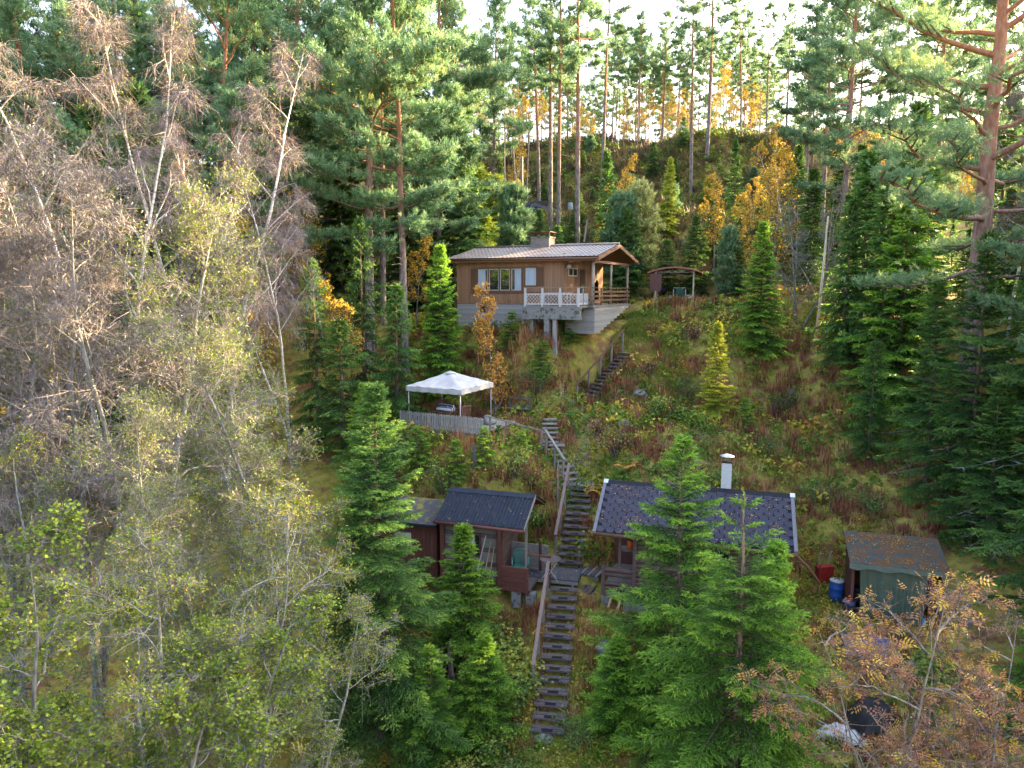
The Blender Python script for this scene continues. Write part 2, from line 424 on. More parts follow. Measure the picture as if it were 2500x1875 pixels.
for (a, b, c, d) in ((1.0, 1.37, .74, 2.07), (5.31, 5.66, 1.03, 2.1)):
    sh = MB().box(a, a + .05, -.075, -.03, c, d).box(b - .05, b, -.075, -.03, c, d).box(a + .05, b - .05, -.075, -.03, c, c + .05).box(a + .05, b - .05, -.075, -.03, d - .05, d).build('shutter', M_brown, house)
    z = c + .08
    while z < d - .06:
        ubox('slat', M_brown, sh, a + .05, b - .05, -.062, -.04, z, z + .035, ); z += .06
bx('ledge', M_brown, house, .95, 5.7, -.085, -.03, .63, .685)
# side window, door and lamp under the porch roof
sw = MB()
for (a, b, c, d) in ((.69, .77, 1.58, 2.07), (2.12, 2.2, 1.58, 2.07), (.77, 2.12, 1.58, 1.65), (.77, 2.12, 2.0, 2.07), (1.4, 1.47, 1.65, 2.0)):
    sw.box(HL - .02, HL + .06, a, b, c, d)
sw = sw.build('window', M_white, house)
for (a, b) in ((.77, 1.4), (1.47, 2.12)): bx('pane', M_glass, sw, HL, HL + .02, a, b, 1.65, 2.0)
dr = bx('door', mat('dark_brown_door', (.045, .024, .018), (.06, .034, .026), rough=.6), house, HL - .03, HL + .03, 2.8, 3.5, .02, 2.0)
bx('handle', M_steel, dr, HL + .03, HL + .09, 2.87, 2.93, .95, 1.0)
lm = MB().tube([(HL + .02, .35, 2.0), (HL + .14, .35, 2.02), (HL + .2, .35, 2.08)], .02).lathe([(.06, 0), (.12, .05), (.13, .12), (.1, .2), (.03, .24)], 12, (HL + .22, .35, 2.0)).build('porch_lamp', M_lamp, house, True)
# roof
def tile_slope(x0, x1, sgn):
    me = MB(); nx = int((x1 - x0) / .0625); rows = 9
    y_e = -.45 if sgn > 0 else HW + .5
    run = abs(RT - y_e); z_e = HH + .02
    pitch = .82 / 3.75
    V = []; F = []; w = nx + 1
    k = 0
    for r in range(rows):
        for half in (0, 1):
            t = (r + half * .98) / rows
            yy = y_e + sgn * run * t
            zz = z_e + run * t * pitch + (.028 * (1 - half))
            for i in range(w):
                ph = (i % 4)
                V.append((x0 + (x1 - x0) * i / nx, yy, zz + (.034 if ph == 0 else .012 if ph in (1, 3) else 0) + .09))
            k += 1
    for r in range(k - 1):
        for i in range(nx): F.append((r * w + i, r * w + i + 1, (r + 1) * w + i + 1, (r + 1) * w + i))
    me.add(V, F)
    return me
roof = tile_slope(RX0, RX1, 1).build('roof', M_roofsteel, house)
tile_slope(RX0, RX1, -1).build('back_slope', M_roofsteel, roof)
pit = .82 / 3.75
def slab(y0, z0, y1, z1, th): return [(y0, z0), (y1, z1), (y1, z1 - th), (y0, z0 - th)]
zr = HH + .02 + (RT + .45) * pit
MB().prism(slab(-.44, HH + .085, RT, zr + .085, .1), RX0 + .02, RX1 - .02, 0).prism(slab(RT + .002, zr + .085, HW + .49, HH + .085 + .02, .1), RX0 + .02, RX1 - .02, 0).build('roof_deck', M_brown, roof)
M_fascia = mat('brown_fascia', (.2, .1, .055), (.27, .145, .085), scale=4, stretch=(2, 2, 9), rough=.75)
for xx in (RX0 - .03, RX1 - .02):
    MB().prism(slab(-.47, HH + .11, RT - .001, zr + .11, .2), xx, xx + .05, 0).prism(slab(RT + .001, zr + .11, HW + .52, HH + .12, .2), xx, xx + .05, 0).build('verge_board', M_fascia, roof)
bx('fascia', M_fascia, roof, RX0 + .03, RX1 - .03, -.46, -.435, HH - .1, HH + .07)
MB().tube([(RX0, -.53, HH + .05), (RX1 - .1, -.53, HH + .01)], .055, 10).build('gutter', M_brown, roof, True)
MB().tube([(RX0, RT, zr + .15), (RX1, RT, zr + .15)], .075, 8).build('ridge_cap', M_roofsteel, roof, True)
for i in range(7):
    xx = HL + .25 + i * .31
    MB().prism(slab(-.3, HH - .03, RT, zr - .03, .1), xx, xx + .05, 0).build('rafter', M_brown, roof)
ch = bx('chimney', mat('rendered_chimney', (.2, .175, .15), (.27, .235, .205), scale=5, rough=.9, bump=.2), house, 3.55, 4.75, 2.95, 3.85, zr - .25, zr + .62)
bx('chimney_coping', M_concrete, ch, 3.5, 4.8, 2.9, 3.9, zr + .62, zr + .69)
rl = MB()
for (a, b) in ((3.55, 2.95), (4.15, 2.95), (4.75, 2.95), (3.55, 3.85), (4.75, 3.85)): rl.tube([(a, b, zr + .68), (a, b, zr + .96)], .022, 6)
rl.box(3.48, 4.82, 2.88, 3.92, zr + .955, zr + .985)
rl.build('chimney_cowl', M_brown, ch)
MB().tube([(.1, -.5, HH), (-.06, -.14, HH - .18), (-.06, -.09, .1), (-.06, -.09, -1.6)], .035, 8).build('downpipe', M_brown, house, True)
# porch deck, posts and dark rails
bx('deck', M_grey_wood, house, HL + .03, 8.75, -.25, HW, -.16, -.04)
bx('porch_beam', M_fascia, house, 8.5, 8.64, .03, HW + .1, HH - .2, HH - .06)
for yy, m in ((.1, .14), (3.3, .12), (6.7, .12)):
    MB().tube([(8.57, yy, -.04), (8.57, yy, HH - .2)], m * .62, 8).build('porch_post', mat('post_%d' % int(yy * 10), (.3, .25, .2), (.4, .35, .29), scale=5, stretch=(4, 4, 1), rough=.85) if yy == .1 else bpy.data.materials['post_1'], house, True)
for zz in (.22, .46, .7): ubox('porch_rail', M_brown, house, 8.63, 8.67, .0, 6.9, zz - .06, zz + .06)
ubox('porch_rail', M_brown, house, 8.52, 8.7, -.05, 6.95, .9, .94)
for i in range(4): ubox('rail_post', M_brown, house, 8.54, 8.62, 1.5 + i * 1.45, 1.58 + i * 1.45, -.04, .9)
# balcony with white lattice
BX0, BX1, BY = 5.25, 8.4, -1.65
MB().box(BX0, BX1, BY, -.03, -.17, -.05).build('balcony_floor', M_grey_wood, house)
bx('balcony_beam', M_concrete, house, BX0 - .12, BX1 + .06, BY - .06, BY + .3, -.78, -.175)
MB().box(BX0 - .1, BX1 - .3, BY + .305, -.05, -.4, -.175).build('balcony_slab', M_concrete, house)
def lattice(p0, p1, z0, z1):
    """one framed lattice panel from p0 to p1"""
    p0 = Vector((*p0, 0)); p1 = Vector((*p1, 0)); d = (p1 - p0); Ln = d.length; d.normalize(); nrm = Vector((d.y, -d.x, 0))
    P = lambda u, z, o=0: p0 + d * u + nrm * o + Vector((0, 0, z))
    fr = MB()
    for (a, b) in ((P(0, z0 + .04), P(Ln, z0 + .04)), (P(0, z1 - .04), P(Ln, z1 - .04))): fr.beam(a, b, .035, .07)
    fr.beam(P(.03, z0 + .075), P(.03, z1 - .075), .035, .06, d).beam(P(Ln - .03, z0 + .075), P(Ln - .03, z1 - .075), .035, .06, d)
    o = fr.build('lattice_panel', M_white, house)
    h = z1 - z0 - .14; st = .2
    for dirn in (1, -1):
        u = -h
        while u < Ln:
            a0, a1 = u, u + h
            za, zb = z0 + .07, z1 - .07
            c0, c1 = max(a0, .05), min(a1, Ln - .05)
            if c1 - c0 > .05:
                ta, tb = (c0 - a0) / h, (c1 - a0) / h
                if dirn < 0: ta, tb = 1 - ta, 1 - tb
                bm_('lattice_slat', M_white, o, P(c0, za + (zb - za) * ta, .008 * dirn), P(c1, za + (zb - za) * tb, .008 * dirn), .012, .05, nrm)
            u += st
    return o
px_ = [BX0, 6.28, 7.32, 8.36]
for i in range(3): lattice((px_[i] + .05, BY + .03), (px_[i + 1] - .05, BY + .03), .0, .62)
lattice((BX1 - .04, BY + .1), (BX1 - .04, -.95), .0, .62); lattice((BX1 - .04, -.88), (BX1 - .04, -.1), .0, .62)
for p in px_: ubox('balcony_post', M_white, house, p - .05, p + .05, BY - .02, BY + .08, -.1, .92)
ubox('balcony_post', M_grey_wood, house, BX1 - .09, BX1 + .01, -.97, -.88, -.1, .9)
ubox('balcony_rail', M_grey_wood, house, BX0 - .05, BX1 + .05, BY - .04, BY + .1, .92, .96)
ubox('balcony_rail', M_grey_wood, house, BX1 - .1, BX1 + .04, BY + .1, -.05, .92, .96)
for (xx, yy, w_, m) in ((6.55, BY + .12, .3, M_concrete), (5.55, BY + .3, .22, M_concrete), (7.0, BY + .1, .2, M_lap)):
    bx('balcony_pillar', m, house, xx - w_ / 2, xx + w_ / 2, yy - w_ / 2, yy + w_ / 2, -3.4, -.78)
bx('cellar_door', mat('rusty_red_door', (.25, .07, .04), (.32, .1, .06), scale=5, rough=.85), house, 6.1, 6.75, -.5, -.45, -2.3, -.8)
# base cladding
for i in range(12):
    z1 = -.03 - i * .135
    ubox('base_plank', M_lap, house, .02, 5.15, -.03 + .004 * (i % 2), .06, z1 - .128, z1)
bx('vent_hole', M_black, house, 1.55, 2.15, -.045, -.02, -.5, -.12)
for i in range(10):
    z1 = -.17 - i * .145
    ubox('base_plank', M_lap, house, 8.66, 8.72, .0, 6.6 - i * .62, z1 - .138, z1)
    ubox('base_plank', M_lap, house, 7.0, 8.66, -.02, .02, z1 - .138, z1)

# things on and beside the house
F25 = frame(A25, HO)
gw = thing('robe', 'long black robe hanging on the cabin wall beside the porch', 'robe', F25(HL + .14, 5.4, .1), -A25)
MB().lathe([(.13, 0.0), (.17, .05), (.15, .5), (.11, .95), (.13, 1.1), (.05, 1.28), (.03, 1.35)], 10).build('cloth', mat('black_cloth', (.01, .01, .012), rough=.95), gw, True)
MB().tube([(-.12, 0, 1.42), (0, 0, 1.38), (0, 0, 1.3)], .012, 6).build('hook', M_steel, gw)
tb = thing('balcony_table', 'long white table standing behind the lattice of the cabin balcony', 'table', F25(6.9, -.95, -.05), -A25)
bx('tabletop', M_white, tb, -.75, .75, -.3, .3, .66, .7)
for sx in (-.65, .65):
    for sy in (-.24, .24): bx('leg', M_white, tb, sx - .025, sx + .025, sy - .025, sy + .025, 0, .66)
for k, (yy, zz) in enumerate(((.25, -.04), (.55, -.04), (.85, -.04), (.4, .19), (.7, .19))):
    o = thing('firewood_log', ['leftmost log in the bottom row of firewood on the porch', 'middle log in the bottom row of firewood on the porch', 'rightmost log in the bottom row of firewood on the porch',
                                'left log on top of the small firewood stack on the porch', 'right log on top of the small firewood stack on the porch'][k], 'log', F25(8.05, yy, zz), -A25, 'firewood stacked at the porch rail')
    MB().tube([(-.3, 0, .12), (.3, 0, .12)], .115, 10).build('bark', M_grey_wood, o, True)
    MB().tube([(.301, 0, .12), (.31, 0, .12)], .1, 10).build('cut_end', M_palewood, o)

# ------------------------------------------------------------------ notice board, red canopy and its clutter
p = gnd(1603, 735); p = Vector((9.3, 46.5, tz(9.3, 46.5)))
nb = thing('board_on_legs', 'dark red-brown panel standing on thin legs left of the arched canopy', 'panel', at_z(1603, 731, 0) if False else p, -R(8))
hb = at_y(1603, 668, p.y).z - p.z; lb = at_y(1603, 709, p.y).z - p.z
M_panel = mat('red_brown_panel', (.11, .05, .045), (.14, .068, .06), scale=5, rough=.7)
bx('panel', M_panel, nb, -.37, .37, -.04, .04, lb + .05, hb)
bx('panel_foot', M_panel, nb, -.33, .33, -.06, .06, lb - .06, lb + .045)
for sx in (-.1, .14): MB().tube([(sx, 0, -.1), (sx * .7, 0, lb)], .018, 6).build('leg', M_palewood, nb)
CP = Vector((11.6, 51.0, EYE - .75))
cn = thing('garden_canopy', 'open canopy with arched red-brown roof and pale posts at the edge of the wood', 'canopy', CP, -R(16))
M_redroof = mat('red_brown_roofing', (.3, .1, .075), (.38, .14, .11), scale=5, rough=.6, spec=.4)
ar = MB(); n = 14; hw, hd = 1.85, 1.3
prof = [(-hw + 2 * hw * i / n, 2.02 + .36 * (1 - ((-1 + 2 * i / n) ** 2))) for i in range(n + 1)]
ar.prism(prof + [(x_, z_ - .1) for x_, z_ in reversed(prof)], -hd, hd, 1)
ar.build('roof', M_redroof, cn)
for sx in (-1.28, 1.28):
    for sy in (-1.0, 1.0): MB().box(sx - .045, sx + .045, sy - .045, sy + .045, -.1, 2.15).build('post', mat('pale_post', (.5, .42, .33), rough=.7) if 'pale_post' not in bpy.data.materials else bpy.data.materials['pale_post'], cn)
for sy in (-1.0, 1.0):
    t = MB(); lo_ = [(-1.28 + 2.56 * i / 10, sy + .06, 2.0) for i in range(11)]; hi_ = [(q[0], sy + .06, 2.0 + .3 * (1 - (q[0] / 1.85) ** 2)) for q in lo_]
    t.tube(lo_, .015, 5)
    for i in range(10): t.tube([lo_[i] if i % 2 else hi_[i], hi_[i + 1] if i % 2 else lo_[i + 1]], .012, 5)
    t.build('truss', M_white, cn)
def FC(x, y, z=0):
    v = frame(R(16), CP)(x, y, 0); return Vector((v.x, v.y, tz(v.x, v.y) + z))
def barrel(loc, r, h, m, lbl, lid=M_white, cat='barrel', name='barrel'):
    t = thing(name, lbl, cat, loc)
    MB().lathe([(r * .86, 0), (r * .95, .03), (r, h * .3), (r * 1.03, h * .32), (r, h * .35), (r, h * .65), (r * 1.03, h * .68), (r, h * .7), (r * .93, h * .93), (r * .93, h * .955)], 20).build('body', m, t, True)
    MB().lathe([(r * .97, h * .956), (r * .98, h), (r * .3, h + .012), (r * .28, h + .03)], 20).build('lid', lid, t, True)
    MB().tube([(-r * .35, 0, h + .01), (-r * .3, 0, h + .07), (r * .3, 0, h + .07), (r * .35, 0, h + .01)], .015, 6).build('lid_handle', M_black, t)
    return t
barrel(FC(-.25, -.55), .2, .36, mat('turquoise_bucket', (.02, .22, .34), rough=.5), 'turquoise bucket with white rim under the red arched canopy', cat='bucket', name='bucket')
barrel(FC(.95, -.7), .24, .42, M_blue_pl, 'small bright blue drum at the right post of the red arched canopy', cat='drum', name='drum')
bt = thing('barbecue_table', 'narrow black and white worktop on legs under the red arched canopy', 'table', FC(.3, .2), -R(16))
bx('tabletop', M_black, bt, -.5, .5, -.25, .25, .86, .9); bx('top_sheet', M_white, bt, -.42, .42, -.2, .2, .9, .95)
for sx in (-.42, .42):
    for sy in (-.2, .2): bx('leg', M_steel, bt, sx - .02, sx + .02, sy - .02, sy + .02, 0, .86)
def plastic_chair(loc, rz, lbl, group=None, s=1.0):
    t = thing('garden_chair', lbl, 'chair', loc, rz, group); t.scale = (s, s, s)
    MB().box(-.22, .22, -.23, .2, .41, .44).build('seat', M_green_pl, t, bevel=.012)
    for sx in (-1, 1):
        for sy in (-1, 1): MB().beam((sx * .25, sy * .25, 0), (sx * .21, sy * .2, .42), .055, .05).build('leg', M_green_pl, t)
        MB().tube([(sx * .25, -.24, .42), (sx * .27, -.24, .62), (sx * .28, -.1, .66), (sx * .27, .2, .67), (sx * .23, .26, .64)], .028, 6).build('armrest', M_green_pl, t, True)
    pts = [(-.23, .2, .43), (-.245, .25, .66), (-.21, .29, .83), (-.12, .31, .9), (0, .315, .92), (.12, .31, .9), (.21, .29, .83), (.245, .25, .66), (.23, .2, .43)]
    b = MB().tube(pts, .026, 6).build('back_frame', M_green_pl, t, True)
    for k in range(7):
        xx = -.165 + k * .055
        MB().beam((xx * .9, .21, .43), (xx, .305, .885 - abs(xx) * .45), .03, .012, (0, 1, 0)).build('back_slat', M_green_pl, b)
    return t
plastic_chair(FC(.35, -.75), R(170), 'green plastic chair standing under the red arched canopy')
sk = thing('grill', 'slim black grill standing behind the left post of the canopy', 'grill', FC(-.8, .1))
MB().tube([(0, 0, 0), (0, 0, .55)], .03, 6).build('stand', M_black, sk)
MB().lathe([(.05, .5), (.17, .6), (.2, .75), (.16, .9), (.04, 1.0)], 14).build('bowl', M_black, sk, True)
MB().tube([(0, 0, 1.0), (0, 0, 1.3)], .05, 8).build('flue', M_black, sk)

# ------------------------------------------------------------------ stairs
_fl = [0]
def flight(name, label, B, T, n, w, td=.3, th=.06, grip=False, rail=None, tmat=M_dark_wood, rmat=M_rail, rposts=3, rh=.95, rext=(0, 0), cat='stairs', rrange=(0, 1), skew=0.0):
    B = Vector(B); T = Vector(T); d = (T - B); hd_ = Vector((d.x, d.y, 0)).normalized()
    side = Vector((hd_.y, -hd_.x, 0))
    rz = math.atan2(side.y, side.x)
    t = thing(name, label, cat, B, rz)
    run = math.hypot(d.x, d.y)
    L_ = lambda u, sx, z: Vector((sx, u, z))
    gm = mat_grip
    rr = random.Random(int(B.x * 100 + n))
    for i in range(n):
        k = i / (n - 1); u = run * k; z = d.z * k
        for j, (a, b) in enumerate(((-td / 2, -.012), (.012, td / 2))):
            o = piece('tread', tmat, t, 'tread_%s_%.2f_%.2f' % (tmat.name, w, td), lambda: MB().box(-w / 2, w / 2, -td / 4 + .006, td / 4 - .006, -th, 0),
                      (rr.uniform(-.02, .02), u + (a + b) / 2, z + rr.uniform(-.006, .006)), (rr.uniform(-.02, .02), rr.uniform(-.012, .012), rr.uniform(-.015, .015)))
            if grip and j == 0:
                g = piece('grip_strip', gm, o, 'grip_%.2f' % w, lambda: MB().box(-.17, .17, -td / 4 + .02, td / 4 - .02, .001, .008), (rr.uniform(-.02, .02), 0, 0))
    for sx in (-1, 1):
        MB().beam((sx * (w / 2 - .12), -.12, -.2), (sx * (w / 2 - .12), run + .05, d.z - .17), .05, .16).build('stringer', tmat, t)
    if rail:
        for sx in rail:
            xx = sx * (w / 2 + .1)
            u0, u1 = run * rrange[0] + rext[0], run * rrange[1] + rext[1]
            zz = lambda u: d.z * u / run
            bm_('handrail', rmat, t, (xx, u0, zz(u0) + rh), (xx, u1, zz(u1) + rh), .12, .05)
            for q in range(rposts):
                u = u0 + (u1 - u0) * (q + .12) / (rposts - .76)
                bx('rail_post', M_grey_wood, t, xx - .04, xx + .04, u - .04, u + .04, zz(u) - .45, zz(u) + rh - .05)
    return t
mat_grip = mat('black_grip_strip', (.012, .012, .018), rough=.95)
flight('stairs', 'lowest flight of dark plank steps with black grip strips at the bottom', *FL['low'], 14, 1.02, grip=True, rail=(-1,), rposts=4, rrange=(.2, 1.0), rext=(0, .1), td=.34)
flight('stairs', 'open wooden flight between the tin-roofed shed and the shingled sauna', *FL['up'], 12, 1.0, grip=True, rail=(-1,), rposts=4, rext=(.1, .2), td=.32)
flight('stairs', 'short weathered flight turning left above the slatted landing', *FL['mid1'], 6, .82, rail=(-1,), rposts=3, rmat=M_grey_wood, td=.3, tmat=M_grey_wood)
flight('stairs', 'topmost mossy steps of the garden path beside the gazebo terrace', *FL['mid2'], 6, .8, td=.32, tmat=M_grey_wood)
flight('stairs', 'plank flight with brown handrail climbing to the cabin lawn', *FL['house'], 15, .98, rail=(-1,), rposts=5, rmat=mat('brown_handrail', (.15, .07, .045), (.2, .1, .065), scale=5, rough=.75), rext=(-.2, .35), td=.27, rh=1.0)
flight('stairs', 'distant wooden stairs with grey handrail behind the cabin roof', *FL['back'], 12, .95, rail=(-1,), rposts=3, rmat=M_grey_wood, tmat=M_grey_wood, td=.25)
# slatted landing at the top of the second flight
ld = thing('slatted_landing', 'small weathered landing of narrow slats at the top of the steep flight', 'landing', rel(3.05, 31.45, -8.7), -R(12))
for i in range(9): ubox('slat', M_grey_wood, ld, -.72 + i * .16, -.6 + i * .16, -.38, .42, -.05, 0, (0, 0, R(-6 + i)))
bx('joist', M_dark_wood, ld, -.75, .75, -.35, -.27, -.17, -.052); bx('joist', M_dark_wood, ld, -.75, .75, .28, .36, -.17, -.052)
ld2 = thing('plank_step', 'broad pale plank landing halfway up the turning garden steps', 'landing', rel(2.0, 33.85, -7.4), -R(5))
for i in range(3): ubox('plank', M_grey_wood, ld2, -.62, .55, -.28 + i * .18, -.12 + i * .18, -.06, 0)
bx('joist', M_dark_wood, ld2, -.5, -.42, -.26, .24, -.3, -.062); bx('joist', M_dark_wood, ld2, .35, .43, -.26, .24, -.3, -.062)
# rail along the path from the gazebo to the steps
pr = thing('path_handrail', 'weathered timber rail sloping from the gazebo terrace down to the garden steps', 'handrail')
a = at_y(1192, 1017, 32.6); b = at_y(1326, 1052, 33.4)
bm_('handrail', M_grey_wood, pr, a, b, .13, .05)
for k in (0.03, .32, .62, .97):
    q = a.lerp(b, k); bx('post', M_grey_wood, pr, q.x - .045, q.x + .045, q.y - .045, q.y + .045, tz(q.x, q.y) - .2, q.z - .03)

# ------------------------------------------------------------------ gazebo terrace
GO = Vector((-5.05, 34.0, EYE - 6.45)); FG = frame(A27, GO)
dk = thing('gazebo_deck', 'low timber terrace under the white gazebo, edged by a picket fence', 'deck', GO, -A27)
for i in range(17): ubox('deck_board', M_grey_wood, dk, -.1, 4.35, -.3 + i * .205, -.11 + i * .205, -.05, 0)
bx('edge_beam', M_grey_wood, dk, -.2, 4.4, -.38, -.31, -.24, -.02)
bx('back_beam', M_dark_wood, dk, -.1, 4.3, 3.0, 3.08, -.24, -.052)
for xx in (.3, 2.1, 4.0): bx('footing', M_concrete, dk, xx - .15, xx + .15, -.2, .1, -.75, -.24)
fn = thing('picket_fence', 'grey weathered picket fence along the front of the gazebo terrace', 'fence', GO, -A27)
M_picket = mat('silvery_picket', (.22, .215, .2), (.36, .355, .33), scale=4, stretch=(9, 9, 1.5), rough=.9, bump=.3, rnd=.16, third=(.16, .18, .11), tscale=5, tlo=.56)
for zz in (.15, .58): ubox('rail', M_picket, fn, -.15, 4.42, -.415, -.385, zz, zz + .08)
for i in range(35):
    xx = -.12 + i * .131
    piece('picket', M_picket, fn, 'picket', lambda: MB().prism([(-.045, 0), (.045, 0), (.045, .72), (.028, .765), (0, .785), (-.028, .765), (-.045, .72)], -.011, .011, 1),
          (xx, -.428, -.03 + rnd.uniform(-.012, .012)), (rnd.uniform(-.02, .02), rnd.uniform(-.02, .02), 0))
for xx in (-.05, 1.45, 2.95, 4.35): bx('fence_post', M_picket, fn, xx - .035, xx + .035, -.38, -.31, -.1, .68)
gz = thing('gazebo', 'white pop-up party gazebo with peaked canvas roof and four thin poles', 'gazebo', GO, -A27)
GH = 1.86
for xx in (.04, 2.96):
    for yy in (.04, 2.96): MB().tube([(xx, yy, 0), (xx, yy, GH)], .028, 8).build('pole', M_white, gz, True)
cv = MB(); n = 24
def gz_h(u, v):
    r_ = max(abs(u), abs(v))
    peak = .62 * (1 - r_) + .05 * math.exp(-(r_ / .16) ** 2)
    diag = 1 - abs(abs(u) - abs(v)) / max(r_, .001)
    return GH + .02 + peak - .09 * (1 - diag) * math.sin(math.pi * min(1, r_)) + .016 * math.sin(u * 15 + v * 9) * r_ + .012 * math.sin(u * 6 - v * 23) * r_
for i in range(n + 1):
    for j in range(n + 1):
        u, v = -1 + 2 * i / n, -1 + 2 * j / n
        cv.v.append((1.5 + 1.55 * u, 1.5 + 1.55 * v, gz_h(u, v)))
for i in range(n):
    for j in range(n): cv.f.append((i * (n + 1) + j, (i + 1) * (n + 1) + j, (i + 1) * (n + 1) + j + 1, i * (n + 1) + j + 1))
can = cv.build('canopy', M_canvas, gz, True)
vl = MB(); m = 26; per = [(-1 + 2 * k / m, -1) for k in range(m)] + [(1, -1 + 2 * k / m) for k in range(m)] + [(1 - 2 * k / m, 1) for k in range(m)] + [(-1, 1 - 2 * k / m) for k in range(m)]
for k, (u, v) in enumerate(per):
    w_ = 1 + .006 * math.sin(k * .9); vl.v += [(1.5 + 1.552 * u, 1.5 + 1.552 * v, GH + .02), (1.5 + 1.56 * u * w_, 1.5 + 1.56 * v * w_, GH - .21 + .012 * math.sin(k * 1.3))]
N4 = len(per)
for k in range(N4): vl.f.append((2 * k, 2 * ((k + 1) % N4), 2 * ((k + 1) % N4) + 1, 2 * k + 1))
vl.build('valance', M_canvas, gz, True)
cap = MB().lathe([(.3, GH + .56), (.26, GH + .6), (.05, GH + .675), (.015, GH + .685)], 8, (1.5, 1.5, 0)).build('vent_cap', M_canvas, gz, True)
# furniture on the terrace
M_teak = mat('brown_teak', (.16, .075, .05), (.22, .11, .075), scale=5, stretch=(2, 9, 9), rough=.7, rnd=.1)
tt = thing('garden_table', 'low brown wooden table under the gazebo', 'table', FG(1.3, 1.15, 0), -A27)
for i in range(6): ubox('plank', M_teak, tt, -.65, .65, -.36 + i * .12, -.25 + i * .12, .56, .6)
for sx in (-.55, .55):
    for sy in (-.28, .28): bx('leg', M_teak, tt, sx - .035, sx + .035, sy - .035, sy + .035, 0, .56)
def teak_chair(loc, rz, lbl, hb=.95):
    t = thing('wooden_chair', lbl, 'chair', loc, rz)
    for k in range(5): ubox('seat_slat', M_teak, t, -.24, .24, -.22 + k * .09, -.14 + k * .09, .4, .425)
    for sx in (-.24, .24):
        MB().beam((sx, -.2, 0), (sx, -.2, .6), .045, .045).build('front_leg', M_teak, t)
        MB().beam((sx, .2, 0), (sx, .32, hb), .045, .045).build('back_leg', M_teak, t)
        MB().beam((sx, -.24, .61), (sx, .27, .63), .055, .03).build('armrest', M_teak, t)
    for k in range(6): MB().beam((-.19 + k * .076, .235, .43), (-.19 + k * .076, .31, hb - .05), .05, .015, (0, 1, 0)).build('back_slat', M_teak, t)
    bm_('top_rail', M_teak, t, (-.26, .325, hb - .02), (.26, .325, hb - .02), .03, .07)
    return t
teak_chair(FG(.65, 1.75, 0), -A27 + R(20), 'brown slatted chair with high back at the left end of the gazebo table')
teak_chair(FG(2.35, 1.2, 0), -A27 - R(110), 'brown slatted chair turned away at the right end of the gazebo table')
cu = thing('striped_cushion', 'rolled blue and white striped seat pad lying on the gazebo table', 'cushion', FG(1.45, 1.2, .6), -A27)
M_stripe = bpy.data.materials.new('blue_white_stripes'); M_stripe.use_nodes = True
_n = M_stripe.node_tree; _w = _n.nodes.new('ShaderNodeTexWave'); _w.bands_direction = 'Y'; _w.inputs['Scale'].default_value = 3.2; _t = _n.nodes.new('ShaderNodeTexCoord')
_r = _n.nodes.new('ShaderNodeValToRGB'); _r.color_ramp.elements[0].position = .42; _r.color_ramp.elements[0].color = (.05, .06, .14, 1); _r.color_ramp.elements[1].position = .5; _r.color_ramp.elements[1].color = (.62, .62, .66, 1)
_n.links.new(_t.outputs['Object'], _w.inputs['Vector']); _n.links.new(_w.outputs['Fac'], _r.inputs[0]); _n.links.new(_r.outputs[0], _n.nodes['Principled BSDF'].inputs['Base Color'])
_n.nodes['Principled BSDF'].inputs['Roughness'].default_value = .9
for k, (yy, zz, rr) in enumerate(((-.15, .1, .11), (.08, .1, .11), (-.03, .23, .1))):
    MB().tube([(-.45, yy, zz), (-.44, yy, zz), (-.2, yy + .02, zz + .015), (.15, yy, zz), (.43, yy + .01, zz), (.45, yy, zz)], [rr * .5, rr * .92, rr, rr * .96, rr * .9, rr * .5], 14).build('roll', M_stripe, cu, True)
def rock(loc, r, label, seed, sq=(1, .8, .7), m=M_stone):
    import bmesh
    bmm = bmesh.new(); bmesh.ops.create_icosphere(bmm, subdivisions=4, radius=1)
    q = random.Random(seed); W = [(Vector((q.uniform(-2, 2), q.uniform(-2, 2), q.uniform(-2, 2))), q.uniform(0, 6), .12) for _ in range(5)] + [(Vector((q.uniform(-6, 6), q.uniform(-6, 6), q.uniform(-6, 6))), q.uniform(0, 6), .045) for _ in range(7)]
    for v in bmm.verts:
        s_ = 1 + sum(a_ * math.sin(w_.dot(v.co) + ph) for w_, ph, a_ in W)
        v.co = Vector((v.co.x * s_ * sq[0] * r, v.co.y * s_ * sq[1] * r, v.co.z * s_ * sq[2] * r))
    me = bpy.data.meshes.new('stone'); bmm.to_mesh(me); bmm.free(); me.materials.append(m)
    for p_ in me.polygons: p_.use_smooth = q.random() < .8
    o = link(bpy.data.objects.new('boulder', me)); o.location = loc
    return tag(o, label, 'boulder')
g = FG(3.35, 1.9, .0); rock(g + Vector((0, 0, .15)), .4, 'pale rounded boulder beside the brown chair on the gazebo terrace', 3)
for (sx, sy, r_, l_) in ((1250, 1020, .3, 'small grey boulder under the path handrail'), (1245, 1045, .25, 'upright grey boulder next to the path handrail post'), (1560, 965, .38, 'broad lichen-covered boulder on the slope right of the garden steps'),
                         (1330, 1808, .3, 'flat grey stone in the grass below the lowest steps'), (1215, 1640, .55, 'grey boulder among bushes left of the lowest flight'),
                         (1475, 1590, .4, 'grey boulder right of the lowest flight beside the spruce')):
    g = gnd(sx, sy); rock(g + Vector((0, 0, r_ * .15)), r_, l_, int(sx), (1.1, .8, .55))
bt = thing('bistro_table', 'round folding table on white crossed legs right of the gazebo', 'table', gnd(1215, 1010), R(10))
MB().lathe([(.36, .7), (.37, .71), (.37, .73), (.36, .74)], 22).build('tabletop', M_teak, bt)
for (a, b) in (((-.25, -.18, 0), (.25, -.18, .7)), ((.25, .18, 0), (-.25, .18, .7)), ((-.25, .18, 0), (.25, .18, .7)), ((.25, -.18, 0), (-.25, -.18, .7))): MB().beam(a, b, .03, .03).build('leg', M_white, bt)
